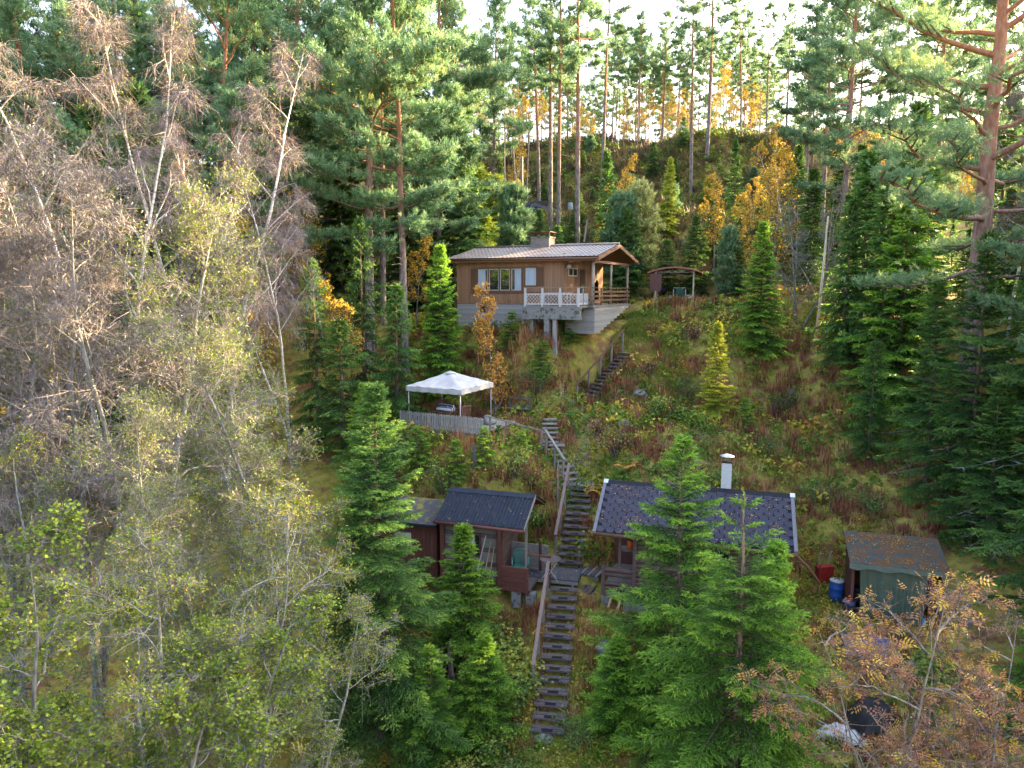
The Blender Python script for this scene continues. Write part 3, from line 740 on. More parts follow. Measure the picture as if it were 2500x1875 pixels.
g = gnd(1275, 1002); swg = thing('swing_frame', 'rusty garden swing frame with a tipped grey bench seat on the terrace path', 'garden swing', g, -R(20))
for sx in (-.72, .72):
    MB().tube([(sx, -.4, 0), (sx * .95, 0, 1.45), (sx, .4, .0)], .022, 6).build('side_frame', M_rust, swg, True)
MB().tube([(-.7, 0, 1.46), (.7, 0, 1.46)], .025, 6).build('top_bar', M_rust, swg, True)
sb = MB().box(-.55, .55, -.42, -.36, .16, .2).box(-.55, .55, -.3, -.25, .6, .64).box(-.57, -.53, -.42, -.25, .16, .64).box(.53, .57, -.42, -.25, .16, .64).build('bench_back', M_trimgrey, swg)
for i in range(9): MB().beam((-.44 + i * .11, -.39, .2), (-.44 + i * .11, -.28, .61), .022, .022).build('bench_bar', M_rust, sb)
bx('bench_seat', M_trimgrey, swg, -.6, .6, -.75, -.43, .1, .14)
g = gnd(1525, 1050); ps = thing('framed_slab', 'white-latticed stone slab leaning among shrubs left of the small spruce', 'slab', g, R(15))
ps.rotation_euler = (-.5, 0, R(15)); ps.scale = (.8, .8, .8); bx('slab', M_dark_wood, ps, -.32, .32, -.05, .05, 0, .55)
for a in ((-.32, -.28, 0, .55), (.28, .32, 0, .55), (-.28, .28, .0, .04), (-.28, .28, .51, .55), (-.28, .28, .26, .29)): bx('slab_frame', M_lap, ps, a[0], a[1], -.075, -.052, a[2], a[3])

# ------------------------------------------------------------------ tin-roofed shed
SO = Vector((-2.94, 26.05, EYE - 10.95)); FS = frame(A17, SO)
sd = thing('tin_roofed_shed', 'small brown log shed with black ribbed tin roof left of the stairs', 'shed', SO, -A17)
EH = 2.2; SL = 3.52; ST, SR = 1.62, .82
bx('wall_core', M_dark_wood, sd, .22, 2.38, .42, 2.9, 0, EH + .05)
for i in range(12): ubox('log', M_log if i > 99 else M_grey_wood if i % 3 else M_dark_wood, sd, .2, 2.42, .36, .43, .02 + i * .185, .195 + i * .185)
for i in range(12): ubox('log', M_log, sd, 2.36, 2.43, .435, 2.9, .02 + i * .185, .195 + i * .185)
for (xx, w_) in ((.2, .16), (2.5, .2)): bx('corner_post', M_redbrown, sd, xx - w_ / 2, xx + w_ / 2, .22, .36, 0, EH)
w = bx('window', M_redbrown, sd, 1.15, 1.75, .3, .355, .95, 1.85); bx('pane', M_white, w, 1.22, 1.5, .285, .31, 1.02, 1.78); bx('pane', M_glass, w, 1.53, 1.69, .285, .31, 1.02, 1.78)
# roof
def ribbed(x0, x1, ya, za, yb, zb, pitch=.137):
    me = MB(); xs = []; x = x0
    while x < x1: xs += [(x, 0), (x + pitch * .58, 0), (x + pitch * .68, .05), (x + pitch * .9, .05)]; x += pitch
    xs = [(min(a, x1), b) for a, b in xs]; n_ = len(xs)
    me.add([(a, ya, za + b) for a, b in xs] + [(a, yb, zb + b) for a, b in xs], [(i, i + 1, n_ + i + 1, n_ + i) for i in range(n_ - 1)])
    return me
rf = ribbed(0, SL, 0, EH + .1, ST, EH + .1 + SR).build('roof', M_tinroof, sd)
ribbed(0, SL, ST, EH + .1 + SR, ST * 2 + .15, EH + .1).build('back_slope', M_tinroof, rf)
MB().prism([(.03, EH + .09), (ST, EH + .085 + SR), (ST * 2 + .1, EH + .09), (ST * 2 + .1, EH + .03), (ST, EH + .02 + SR), (.03, EH + .02)], .03, SL - .03, 0).build('roof_boards', M_redbrown, rf)
MB().prism([(ST - .2, EH + .04 + SR), (ST, EH + .165 + SR), (ST + .2, EH + .04 + SR), (ST, EH + .15 + SR)], -.01, SL + .01, 0).build('ridge_cap', M_tinroof, rf)
MB().tube([(-.03, -.03, EH + .06), (SL + .02, -.03, EH + .02)], .06, 8).build('gutter', M_redbrown, rf, True)
MB().prism([(0, EH + .13), (ST, EH + .13 + SR), (ST, EH + .0 + SR), (0, EH)], SL, SL + .03, 0).build('verge_board', M_grey_wood, rf)
bx('porch_floor', M_dark_wood, sd, 2.45, 3.75, .0, 2.0, -.1, 0)
pn = bx('porch_panel', M_redbrown, sd, 2.55, 3.7, -.02, .06, -.12, .82)
for i in range(5): ubox('panel_board', M_redbrown, pn, 2.56, 3.69, -.035, -.022, -.1 + i * .185, .07 + i * .185)
for xx in (2.6, 3.66): bx('porch_post', M_redbrown, sd, xx - .06, xx + .06, -.07, -.036, -.2, .84 if xx > 3 else EH)
bx('rear_panel', M_grey_wood, sd, 2.45, 3.95, 1.95, 2.0, .1, 1.05); bx('rear_panel_post', M_redbrown, sd, 3.6, 3.7, 1.88, 1.945, 0, 1.2)
bx('brace', M_grey_wood, sd, 3.42, 3.5, .5, .58, 0, EH + .25)
for i, xx in enumerate((3.05, 3.6)): bx('footing', M_concrete, sd, xx, xx + .36, .0, .3, -.75, -.125)
plastic_chair(FS(3.1, 1.0, 0), -A17 + R(15), 'green plastic chair on the porch of the tin-roofed shed', s=1.12)
ft = thing('folding_table', 'round dark folding table with thin crossed legs beside the shed porch', 'table', FS(4.25, 1.1, 0), R(5))
MB().lathe([(.38, .84), (.4, .85), (.4, .87), (.38, .88)], 24).build('tabletop', M_dark_wood, ft)
for (a, b) in (((-.28, -.2, 0), (.26, -.2, .84)), ((.28, -.2, 0), (-.26, -.2, .84)), ((-.28, .2, 0), (.26, .2, .84)), ((.28, .2, 0), (-.26, .2, .84))): MB().tube([a, b], .014, 6).build('leg', M_white, ft)
for k, (xx, lean) in enumerate(((1.95, .45), (2.15, .3), (2.28, .2))):
    o = thing('leaning_pole', ['leftmost thin pale pole leaning on the shed wall', 'middle thin pale pole leaning on the shed wall', 'rightmost thin pale pole leaning on the shed wall'][k], 'pole', FS(xx - lean, .05, -.3), -A17, 'poles leaning on the shed wall')
    MB().tube([(0, 0, 0), (lean, .27, 2.1 - k * .2)], .018, 6).build('shaft', M_palewood if k else M_white, o)
# older shed behind the spruce
s2 = thing('mossy_shed', 'red-brown shed with moss-grown felt roof half hidden by the spruce', 'shed', frame(A17, SO)(-3.15, .25, 0), -A17)
bx('wall', M_redbrown, s2, .15, 3.0, .35, 2.8, -.3, 2.0)
for i in range(18): ubox('wall_board', M_redbrown, s2, .15 + i * .158, .3 + i * .158, .32, .35, -.3, 2.0)
M_mossroof = mat('mossy_felt', (.05, .05, .065), (.075, .07, .08), scale=8, rough=.95, bump=.4, third=(.16, .16, .03), tscale=2.2, tlo=.5, thi=.6)
MB().prism([(0, 2.02), (1.6, 2.55), (3.2, 2.02), (3.2, 1.95), (1.6, 2.47), (0, 1.95)], -.1, 3.1, 0).build('roof', M_mossroof, s2)
bx('fascia', M_black, s2, -.1, 3.1, -.03, -.002, 1.9, 2.01)
bx('window', M_white, s2, 1.2, 1.9, .29, .318, .9, 1.5)
# landing between the flights
lz = thing('plank_landing', 'dark painted plywood landing between the two flights of stairs', 'landing', (0, 0, 0))
zl = EYE - 10.93
q4 = [at_z(1281, 1406, zl), at_z(1411, 1419, zl), at_z(1424, 1387, zl), at_z(1298, 1377, zl)]
M_ply = mat('dark_wet_plywood', (.05, .05, .065), (.085, .085, .1), scale=3, rough=.55, third=(.15, .14, .14), tscale=5, tlo=.58)
MB().add([tuple(q) for q in q4] + [(q.x, q.y, q.z - .05) for q in q4], [(0, 1, 2, 3), (7, 6, 5, 4), (0, 4, 5, 1), (1, 5, 6, 2), (2, 6, 7, 3), (3, 7, 4, 0)]).build('sheet', M_ply, lz)
for (a, b) in ((0, 1), (3, 2)): bm_('bearer', M_grey_wood, lz, q4[a] - Vector((0, 0, .11)), q4[b] - Vector((0, 0, .11)), .08, .11)
for (k, f_) in ((0, .1), (0, .9), (3, .1), (3, .9)):
    q = q4[k].lerp(q4[1 if k == 0 else 2], f_); bx('leg', M_grey_wood, lz, q.x - .05, q.x + .05, q.y - .05, q.y + .05, tz(q.x, q.y) - .2, zl - .166)
for (f_, h_) in ((.0, .95), (.45, .95)):
    q = q4[0].lerp(q4[1], f_ + .02); bx('rail_post', M_redbrown, lz, q.x - .045, q.x + .045, q.y - .13, q.y - .04, zl - .6, zl + h_)
a_, b_ = q4[0].lerp(q4[1], .02), q4[0].lerp(q4[1], .47)
bm_('rail', M_rust, lz, a_ + Vector((0, -.08, .9)), b_ + Vector((0, -.08, .9)), .05, .05)
bp = thing('plank_bridge', 'mossy grey planks laid from the landing to the sauna porch', 'walkway', at_z(1448, 1386, zl), -A17 - R(12))
for i in range(6): ubox('plank', M_grey_wood if i % 2 else M_dark_wood, bp, -.42 + i * .15, -.29 + i * .15, -.75, .75, -.06, -.005, (0, 0, R(-2 + i * .8)))
bx('bearer', M_grey_wood, bp, -.45, .48, -.6, -.5, -.25, -.062); bx('bearer', M_grey_wood, bp, -.45, .48, .5, .6, -.25, -.062)
b2 = thing('plank_steps', 'three grey planks stepping down below the plank walkway', 'walkway', at_z(1437, 1432, zl - .35), -A17 - R(8))
for i in range(3): ubox('plank', M_dark_wood, b2, -.25 + i * .18, -.11 + i * .18, -.55, .55, -.06, 0)
bx('bearer', M_grey_wood, b2, -.3, .3, -.4, -.3, -.4, -.062)

# ------------------------------------------------------------------ sauna
UO = Vector((3.29, 24.75, EYE - 10.9)); FU = frame(A17, UO)
sa = thing('sauna', 'log sauna with dark hexagon-shingled roof and tall steel flue', 'sauna', UO, -A17)
UL, UE, UT, UR = 6.02, 2.3, 1.98, 1.26
y0 = y0_s = -.38
bx('wall_core', M_dark_wood, sa, 1.16, UL - .06, .07, 3.2, 0, UE)
zz = .0
while zz < UE - .05:
    for (a, b) in ([(1.1, UL)] if not (1.55 < zz + .08 < 2.02) else [(1.1, 3.68), (4.4, UL)]):
        piece('log', M_log, sa, 'log_%.2f' % (b - a), lambda: MB().prism([(-.0, 0), (-.035, .03), (-.05, .085), (-.035, .14), (0, .17), (.08, .17), (.08, 0)], 0, b - a, 0), (a, .0, zz))
    ubox('log', M_log, sa, UL - .06, UL + .04, .09, 3.2, zz, zz + .165)
    zz += .172
for xx in (1.16, UL - .35): MB().box(xx - .07, xx + .07, -.11, -.051, 0, UE).build('corner_post', M_log, sa)
w = MB().box(3.66, 4.42, -.07, .06, 1.5, 1.57).box(3.66, 4.42, -.07, .06, 2.02, 2.09).box(3.66, 3.73, -.068, .06, 1.57, 2.02).box(4.35, 4.42, -.068, .06, 1.57, 2.02).build('window', M_log, sa)
for (a, b) in ((3.73, 4.03), (4.06, 4.35)): bx('pane', M_glass, w, a, b, -.02, -.01, 1.57, 2.02)
bx('glazing_bar', M_white, w, 4.03, 4.06, -.03, 0.0, 1.57, 2.02)
# porch at the left end
bx('porch_floor', M_grey_wood, sa, .0, 1.16, .0, 3.0, -.1, 0)
for i in range(5):
    if i == 2: continue
    piece('porch_log', M_log, sa, 'plog', lambda: MB().prism([(0, 0), (-.03, .03), (-.045, .085), (-.03, .14), (0, .17), (.07, .17), (.07, 0)], 0, 1.06, 0), (.04, -.02, .08 + i * .175))
bx('porch_post', M_log, sa, -.02, .1, -.1, .08, -.1, 1.0); bx('porch_post', M_log, sa, .56, .66, .0, .1, 1.0, UE)
bx('porch_back_wall', M_redbrown, sa, .0, 1.15, 2.9, 3.0, 0, UE)
bx('porch_shelf', M_grey_wood, sa, .3, 1.14, 1.9, 2.4, .9, .95)
jb = barrel(FU(.72, 2.15, .95), .14, .26, M_orange, 'orange jug standing on the shelf of the sauna porch', lid=M_orange, cat='jug', name='jug')
bx('foundation', M_stone, sa, 1.0, UL - .1, .12, 3.1, -.9, -.002)
for xx in (.1, .9): bx('footing', M_stone, sa, xx - .14, xx + .14, .05, .4, -.9, -.1)
for xx in (.15, .5): MB().beam((xx, -.45, -1.0), (xx + .2, .0, -.12), .07, .05).build('strut', M_palewood, sa)
# roof with single shingles
RX, RZ = (-.3, UL + .48), UE + .06
pitch = math.atan2(UR, UT - y0 - .0); slope = math.hypot(UR, UT - y0)
rs = thing  # (keep name short)
rroot = MB().prism([(y0 + .02, RZ), (UT, RZ + UR), (UT * 2 - y0, RZ), (UT * 2 - y0, RZ - .07), (UT, RZ + UR - .08), (y0 + .02, RZ - .07)], RX[0] + .03, RX[1] - .03, 0).build('roof', M_felt, sa)
hx = lambda: MB().prism([(-.165, .0), (-.082, -.125), (.082, -.125), (.165, 0), (.165, .16), (-.165, .16)], 0, .012, 2)
rows = 12; cols = 20; cp = (RX[1] - RX[0] - .3) / cols; rp_ = (slope - .2) / rows
for r_ in range(rows):
    for c_ in range(cols + (0 if r_ % 2 else 0)):
        u = RX[0] + .17 + cp * (c_ + .5 + (.25 if r_ % 2 else -.25)); s_ = .14 + r_ * rp_
        lift = .012 + (r_ % 2) * .006 + rnd.random() * .004
        piece('shingle', M_shingle, rroot, 'hexshingle', hx, (u, y0 + s_ * math.cos(pitch) - lift * math.sin(pitch), RZ + s_ * math.sin(pitch) + lift * math.cos(pitch)), (pitch, rnd.uniform(-.01, .01), rnd.uniform(-.012, .012)), (cp / .356, .95, 1))
for xx in (RX[0] - .02, RX[1] - .1):
    MB().prism([(y0 - .03, RZ + .03), (UT, RZ + UR + .045), (UT, RZ + UR - .07), (y0 - .03, RZ - .09)], xx, xx + .12, 0).build('verge_flashing', M_trimgrey, rroot)
MB().prism([(UT - .22, RZ + UR - .085), (UT, RZ + UR + .055), (UT + .22, RZ + UR - .085), (UT, RZ + UR + .03)], RX[0], RX[1], 0).build('ridge_cap', M_felt, rroot)
for xx in (RX[0] - .02, RX[1] - .12): MB().prism([(UT - .16, RZ + UR - .03), (UT, RZ + UR + .075), (UT + .16, RZ + UR - .03), (UT, RZ + UR + .05)], xx, xx + .17, 0).build('ridge_end', M_steel, rroot)
MB().tube([(RX[0], y0 - .06, RZ - .04), (RX[1] + .02, y0 - .06, RZ - .09)], .06, 10).build('gutter', M_brown, rroot, True)
fl = bx('flue', M_steel, sa, 4.0, 4.36, UT + .03, UT + .39, RZ + UR - .3, RZ + UR + 1.0)
MB().box(3.98, 4.38, UT + .01, UT + .41, RZ + UR + 1.0, RZ + UR + 1.05).build('flue_collar', M_black, fl)
fc = MB()
for (a, b) in ((4.02, .05), (4.32, .05), (4.02, .35), (4.32, .35)): fc.box(a, a + .03, UT + b, UT + b + .03, RZ + UR + 1.05, RZ + UR + 1.22)
fc.build('flue_guard', M_rust, fl)
MB().lathe([(.25, 0), (.25, .02), (.12, .07), (.03, .1)], 14, (4.18, UT + .21, RZ + UR + 1.22)).build('flue_cap', M_steel, fl, True)
dp = at_y(1945, 1320, 23.4)
MB().tube([(RX[1] - .05, y0 - .02, RZ - .1), (RX[1] + .35, y0 + .3, RZ - .55), (RX[1] + .8, y0 + .5, RZ - 1.2)], .05, 8).build('downpipe', M_brown, rroot, True)
bs = thing('cross_trestle', 'black crossed trestle holding the end of the sauna downpipe', 'trestle', gnd(1985, 1430), 0)
for (a, b) in (((-.3, 0, 0), (.3, .05, .75)), ((.3, 0, 0), (-.3, .05, .75))): MB().tube([a, b], .02, 6).build('leg', M_black, bs)

# ------------------------------------------------------------------ green tarpaulin shelter and its clutter
a_ = gnd(2085, 1500); TO = Vector((12.15, 24.35, 0)); TO.z = EYE - 11.75
ts = thing('tarpaulin_shelter', 'wooden shelter with needle-strewn flat roof and green tarpaulin front', 'shelter', TO, -A17)
TL, TH, TD = 2.95, 2.15, 1.5
bx('back_wall', M_redbrown, ts, .1, TL - .1, TD - .05, TD, 0, TH)
for (xx, yy) in ((.06, .06), (TL - .06, .06), (.06, TD - .12), (TL - .06, TD - .12), (TL - .4, .06)): bx('post', M_redbrown, ts, xx - .05, xx + .05, yy - .05, yy + .05, -.15, TH)
for k in range(9): ubox('side_board', M_redbrown, ts, .01, .04, .12, TD - .1, .1 + k * .22, .3 + k * .22); ubox('side_board', M_redbrown, ts, TL - .04, TL - .01, .12, TD - .1, .1 + k * .22, .3 + k * .22)
M_needleroof = mat('needle_strewn_felt', (.045, .065, .065), (.06, .085, .085), scale=4, rough=.85, bump=.4, third=(.13, .07, .035), tscale=3.2, tlo=.43, thi=.53)
MB().prism([(-.22, TH), (TD + .1, TH + .62), (TD + .1, TH + .56), (-.22, TH - .06)], -.1, TL + .1, 0).build('roof', M_needleroof, ts)
tp = MB(); nu, nv = 44, 8
for j in range(nv + 1):
    for i in range(nu + 1):
        u = i / nu; f_ = j / nv
        x_ = .25 + (TL - .75) * (u * (1 - .10 * f_) + .04 * f_)
        y_ = -.06 - .045 * math.sin(u * 40 + 2 * math.sin(u * 9)) * (.35 + f_) - .06 * f_
        tp.v.append((x_, y_, TH - .03 - (TH - .2) * f_ - .08 * math.sin(u * math.pi * 5) * (1 - f_) * .5))
for j in range(nv):
    for i in range(nu): tp.f.append((j * (nu + 1) + i, j * (nu + 1) + i + 1, (j + 1) * (nu + 1) + i + 1, (j + 1) * (nu + 1) + i))
tp.build('tarpaulin', M_tarp_green, ts, True)
fp = MB()
for i in range(13):
    fp.v += [(-.12 + (TL + .24) * i / 12, -.235, TH + .012), (-.12 + (TL + .24) * i / 12, -.27 - .02 * math.sin(i * 2), TH - .16 - .04 * math.sin(i * 1.7))]
for i in range(12): fp.f.append((2 * i, 2 * i + 2, 2 * i + 3, 2 * i + 1))
fp.build('tarpaulin_edge', M_tarp_green, ts, True)
barrel(gnd(2040, 1470), .26, .85, M_blue_pl, 'tall blue barrel with white lid left of the tarpaulin shelter')
wb = thing('wheelbarrow', 'red wheelbarrow tipped up behind the blue barrel', 'wheelbarrow', gnd(2015, 1430), R(10))
MB().prism([(-.3, .12), (.3, .12), (.36, .75), (-.36, .75)], -.02, .25, 1).build('tray', M_red_pl, wb, bevel=.03)
for sx in (-.22, .22): MB().tube([(sx, .2, .1), (sx, .22, .7), (sx * 1.1, .12, 1.25), (sx * 1.1, .02, 1.4)], .02, 6).build('handle', M_steel, wb, True)
for sx in (-.22, .22): MB().tube([(sx * 1.1, .02, 1.4), (sx * 1.1, -.05, 1.46)], .026, 6).build('grip', M_red_pl, wb)
MB().lathe([(.05, -.04), (.15, -.045), (.17, 0), (.15, .045), (.05, .04)], 14, (0, .3, .17)).build('wheel', M_black, wb, True)
def drape(name, label, cat, loc, rz, lx, ly, h, m, seed, group=None, sheet='sheet'):
    t = thing(name, label, cat, loc, rz, group); q = np.random.default_rng(seed); n_ = 22; b_ = MB()
    ph = q.uniform(0, 6, 6)
    for i in range(n_ + 1):
        for j in range(n_ + 1):
            u, v = -1 + 2 * i / n_, -1 + 2 * j / n_; r_ = max(abs(u), abs(v))
            z = h * (1 - max(0, (r_ - .55) / .45) ** 1.6) * (.8 + .2 * math.sin(u * 3 + ph[0])) + .05 * math.sin(u * 9 + ph[1]) * math.sin(v * 7 + ph[2]) + .02 * math.sin(u * 23 + v * 19)
            b_.v.append((u * lx * (1 + .08 * math.sin(v * 4 + ph[3])), v * ly * (1 + .08 * math.sin(u * 5 + ph[4])), max(z, -.1)))
    for i in range(n_):
        for j in range(n_): b_.f.append((i * (n_ + 1) + j, (i + 1) * (n_ + 1) + j, (i + 1) * (n_ + 1) + j + 1, i * (n_ + 1) + j + 1))
    b_.build(sheet, m, t, True); return t
def bin_(loc, label, r=.24, h=.7):
    t = thing('lidded_bin', label, 'bin', loc); MB().lathe([(r * .8, 0), (r, h * .9), (r * 1.05, h * .92), (r * 1.05, h)], 16).build('body', mat('navy_plastic', (.03, .04, .1), (.04, .055, .13), rough=.4, spec=.5) if 'navy_plastic' not in bpy.data.materials else bpy.data.materials['navy_plastic'], t, True)
    MB().lathe([(r * 1.07, h), (r * 1.0, h + .04), (.02, h + .08)], 16).build('lid', bpy.data.materials['navy_plastic'], t, True); return t
bin_(gnd(2092, 1480), 'navy bin standing against the left side of the tarpaulin shelter')
bin_(gnd(2070, 1510), 'navy bin in front of the other bin left of the shelter', .22, .6)
g = gnd(2115, 1590); wp = thing('covered_woodpile', 'low woodpile under crumpled blue tarpaulin below the shelter', 'woodpile', g, -R(14))
bx('crate', M_grey_wood, wp, -.75, .75, -.4, .4, -.2, .3)
for i in range(4): ubox('crate_board', M_grey_wood, wp, -.76, .76, -.43, -.402, -.18 + i * .12, -.08 + i * .12)
dd = drape('x', None, None, (0, 0, 0), 0, .85, .52, .42, M_tarp_blue, 4, sheet='tarpaulin'); ch_ = dd.children[0]; ch_.parent = wp; ch_.location.z = .02; bpy.data.objects.remove(dd)
drape('blue_bag', 'light blue plastic bag lying in front of the tarpaulin shelter', 'bag', gnd(2257, 1530), .3, .2, .15, .28, mat('light_blue_plastic', (.1, .42, .68), rough=.4, spec=.5), 6, sheet='bag')
drape('grey_sheet', 'pale green-grey plastic sheet heaped behind the rowan', 'sheet', gnd(2260, 1650), .2, .55, .4, .5, mat('grey_green_plastic', (.12, .19, .18), (.17, .25, .24), scale=4, rough=.5), 9)
drape('white_sheet', 'crumpled white sheet under the rowan branches', 'sheet', gnd(2050, 1800), -.3, .75, .35, .3, M_white, 11)
drape('black_tarpaulin', 'black plastic heap under the rowan branches', 'tarpaulin', gnd(2130, 1760), .3, .8, .55, .6, M_black, 12)
bm1 = gnd(2205, 1525); o = thing('pale_beam', 'fresh pale timber lying across the front of the shelter', 'timber', bm1 + Vector((0, 0, .08)), -A17); bx('beam', M_palewood, o, -.5, .75, -.05, .05, -.05, .06)
for (sx, sy, h_, w_, l_, m_) in ((2362, 1535, .85, .15, 'weathered grey stump post right of the tarpaulin shelter', M_grey_wood), (2320, 1530, .6, .05, 'thin pale stake right of the tarpaulin shelter', M_palewood), (2400, 1590, .5, .05, 'leaning pink-grey stake near the dark spruce at right', M_rail),
                                 (2335, 1700, 1.4, .17, 'dark broken stump under the rowan at right', M_dark_wood), (1125, 0, 0, 0, '', None)):
    if not h_: continue
    o = thing('stake', l_, 'post', gnd(sx, sy), rnd.uniform(-.5, .5)); MB().prism([(-w_ / 2, -w_ / 2), (w_ / 2, -w_ / 2), (w_ / 2, w_ / 2), (-w_ / 2, w_ / 2)], -.15, h_, 2).build('shaft', m_, o, bevel=.01); o.rotation_euler = (rnd.uniform(-.12, .12), rnd.uniform(-.12, .12), rnd.uniform(0, 1))
for k, (sx, sy, ln, rz_, l_) in enumerate(((2380, 1740, 3.2, -.5, 'upper fallen grey log at the lower right corner'), (2420, 1800, 3.6, -.45, 'middle fallen grey log at the lower right corner'), (2330, 1830, 3.0, -.6, 'lowest fallen grey log at the lower right corner'))):
    g = gnd(sx, sy); o = thing('fallen_log', l_, 'log', g + Vector((0, 0, .12)), rz_, 'fallen logs at the lower right')
    MB().tube([(-ln / 2, 0, 0), (-.3, .05, .03), (ln / 2, -.06, .02)], [.07, .055, .03], 7).build('bark', M_dark_wood if k % 2 else M_grey_wood, o, True)
# small thin marker stakes on the slope
for k, (sx, sy) in enumerate(((1140, 905), (1375, 975), (1635, 1010), (1690, 1120), (1805, 1045), (1790, 1090), (1688, 855), (1985, 1080))):
    o = thing('marker_stake', 'thin pale garden stake pushed into the slope, ' + ['above the gazebo roof', 'beside the foot of the cabin stairs', 'right of the latticed slab', 'left of the steel flue', 'right of the bright yellow spruce', 'below the bright yellow spruce', 'below the red canopy', 'at the right end above the sauna'][k], 'stake', gnd(sx, sy), 0, 'thin garden stakes'); MB().tube([(0, 0, -.1), (rnd.uniform(-.05, .05), 0, .5 + .2 * rnd.random())], .014, 5).build('shaft', M_palewood, o)
for k, (sx, sy, r_, h_, l_) in enumerate(((1932, 985, .2, .75, 'tall broken grey stump on the mossy slope'), (1890, 1010, .16, .5, 'shorter grey stump beside the tall broken one on the mossy slope'), (2128, 1125, .17, .35, 'dark mossy stump low on the right slope'), (1158, 1140, .11, .8, 'grey rotten stump behind the tin-roofed shed'), (1208, 1660, .28, .6, 'pale grey stump below the dead snag'))):
    o = thing('stump', l_, 'stump', gnd(sx, sy)); q = random.Random(k)
    b_ = MB(); n_ = 12
    prof_ = [[(r_ * f * (1 + .18 * math.sin(j * 2.3 + k)) * math.cos(6.283 * j / n_), r_ * f * (1 + .18 * math.sin(j * 1.7 + k)) * math.sin(6.283 * j / n_), z + (q.uniform(-.12, .2) * h_ if z > h_ * .9 else 0)) for j in range(n_)] for f, z in ((1.5, -.15), (1.15, h_ * .15), (.95, h_ * .5), (.85, h_), (.3, h_ * .85))]
    for ring in prof_: b_.v += ring
    for i in range(4):
        for j in range(n_): b_.f.append((i * n_ + j, i * n_ + (j + 1) % n_, (i + 1) * n_ + (j + 1) % n_, (i + 1) * n_ + j))
    b_.build('bark', M_log if k in (0, 1) else M_dark_wood, o, True)

# ------------------------------------------------------------------ parked car on the upper track
g = Vector((2.35, 69.6, tz(2.35, 69.6))); car = thing('parked_car', 'dark blue car parked on the track between trunks behind the cabin', 'car', g, R(35))
body = [(-2.1, .35), (-2.12, .7), (-1.95, .92), (-1.2, .98), (-.55, 1.4), (.75, 1.45), (1.45, 1.02), (1.95, .95), (2.1, .75), (2.1, .35)]
b_ = MB(); n_ = len(body)
for yy, f in ((-.86, 1), (-.8, 1), (.8, 1), (.86, 1)):
    b_.v += [(x_, yy * (1 if z_ < 1.0 else .8), z_) for x_, z_ in body]
for s_ in range(3):
    for i in range(n_): b_.f.append((s_ * n_ + i, s_ * n_ + (i + 1) % n_, (s_ + 1) * n_ + (i + 1) % n_, (s_ + 1) * n_ + i))
b_.f.append(tuple(range(n_))); b_.f.append(tuple(reversed(range(3 * n_, 4 * n_))))
b_.build('body', M_carpaint, car, bevel=.05)
for sy in (-1, 1):
    MB().prism([(-1.08, 1.0), (-.55, 1.34), (.1, 1.37), (.1, 1.0)], sy * .755 - .02, sy * .755 + .02, 1).build('side_window', M_black, car)
    MB().prism([(.16, 1.0), (.16, 1.37), (.7, 1.37), (1.25, 1.02)], sy * .755 - .02, sy * .755 + .02, 1).build('side_window', M_black, car)
    for sx in (-1.3, 1.3):
        wl = MB().tube([(sx, sy * .87, .31), (sx, sy * .7, .31)], .31, 18).build('wheel', M_black, car); MB().tube([(sx, sy * .88, .31), (sx, sy * .872, .31)], .2, 14).build('rim', M_steel, wl)
    bx('headlight', M_white, car, -2.13, -2.1, sy * .6 - .14, sy * .6 + .14, .66, .78); bx('tail_light', M_red_pl, car, 2.1, 2.12, sy * .62 - .1, sy * .62 + .1, .72, .86)
MB().add([(-1.17, -.6, 1.02), (-1.17, .6, 1.02), (-.6, .58, 1.4), (-.6, -.58, 1.4)], [(0, 1, 2, 3)]).build('windscreen', M_black, car)
# utility poles
def pole(sx, sy, y_, h_, r_, l_, arm=False):
    b = at_y(sx, sy, y_); z0 = tz(b.x, b.y)
    t = thing('utility_pole', l_, 'pole', (b.x, b.y, z0)); top = b.z - z0
    MB().tube([(0, 0, -.3), (0, 0, top)], [r_, r_ * .8], 9).build('shaft', M_grey_wood, t, True)
    MB().lathe([(r_ * .9, top), (r_ * .5, top + .08)], 9).build('pole_cap', M_trimgrey, t)
    if arm: bx('cross_arm', M_palewood, t, -.7, .12, -.05, .05, top - .12, top - .04)
pole(1018, 523, 56, 0, .13, 'left of two grey poles rising behind the young spruce left of the cabin')
pole(1044, 527, 57, 0, .12, 'right of two grey poles with a short cross arm left of the cabin', True)
pole(1274, 383, 66, 0, .14, 'thin grey utility pole left of the parked car')
# light blue tank and blue scrap behind
bx_ = barrel(gnd(1392, 520), .22, .9, mat('pale_blue_plastic', (.3, .42, .52), rough=.5), 'pale blue canister standing behind the pine trunks', cat='canister', name='canister')
drape('blue_scrap', 'small blue tarpaulin scrap beside the distant stairs', 'tarpaulin', gnd(1463, 583), 0, .5, .3, .25, M_tarp_blue, 15)
drape('blue_cloth', 'blue cover lying by the cabin base behind the lichened spruce', 'cover', gnd(1075, 808), 0, .35, .25, .3, M_blue_pl, 16)
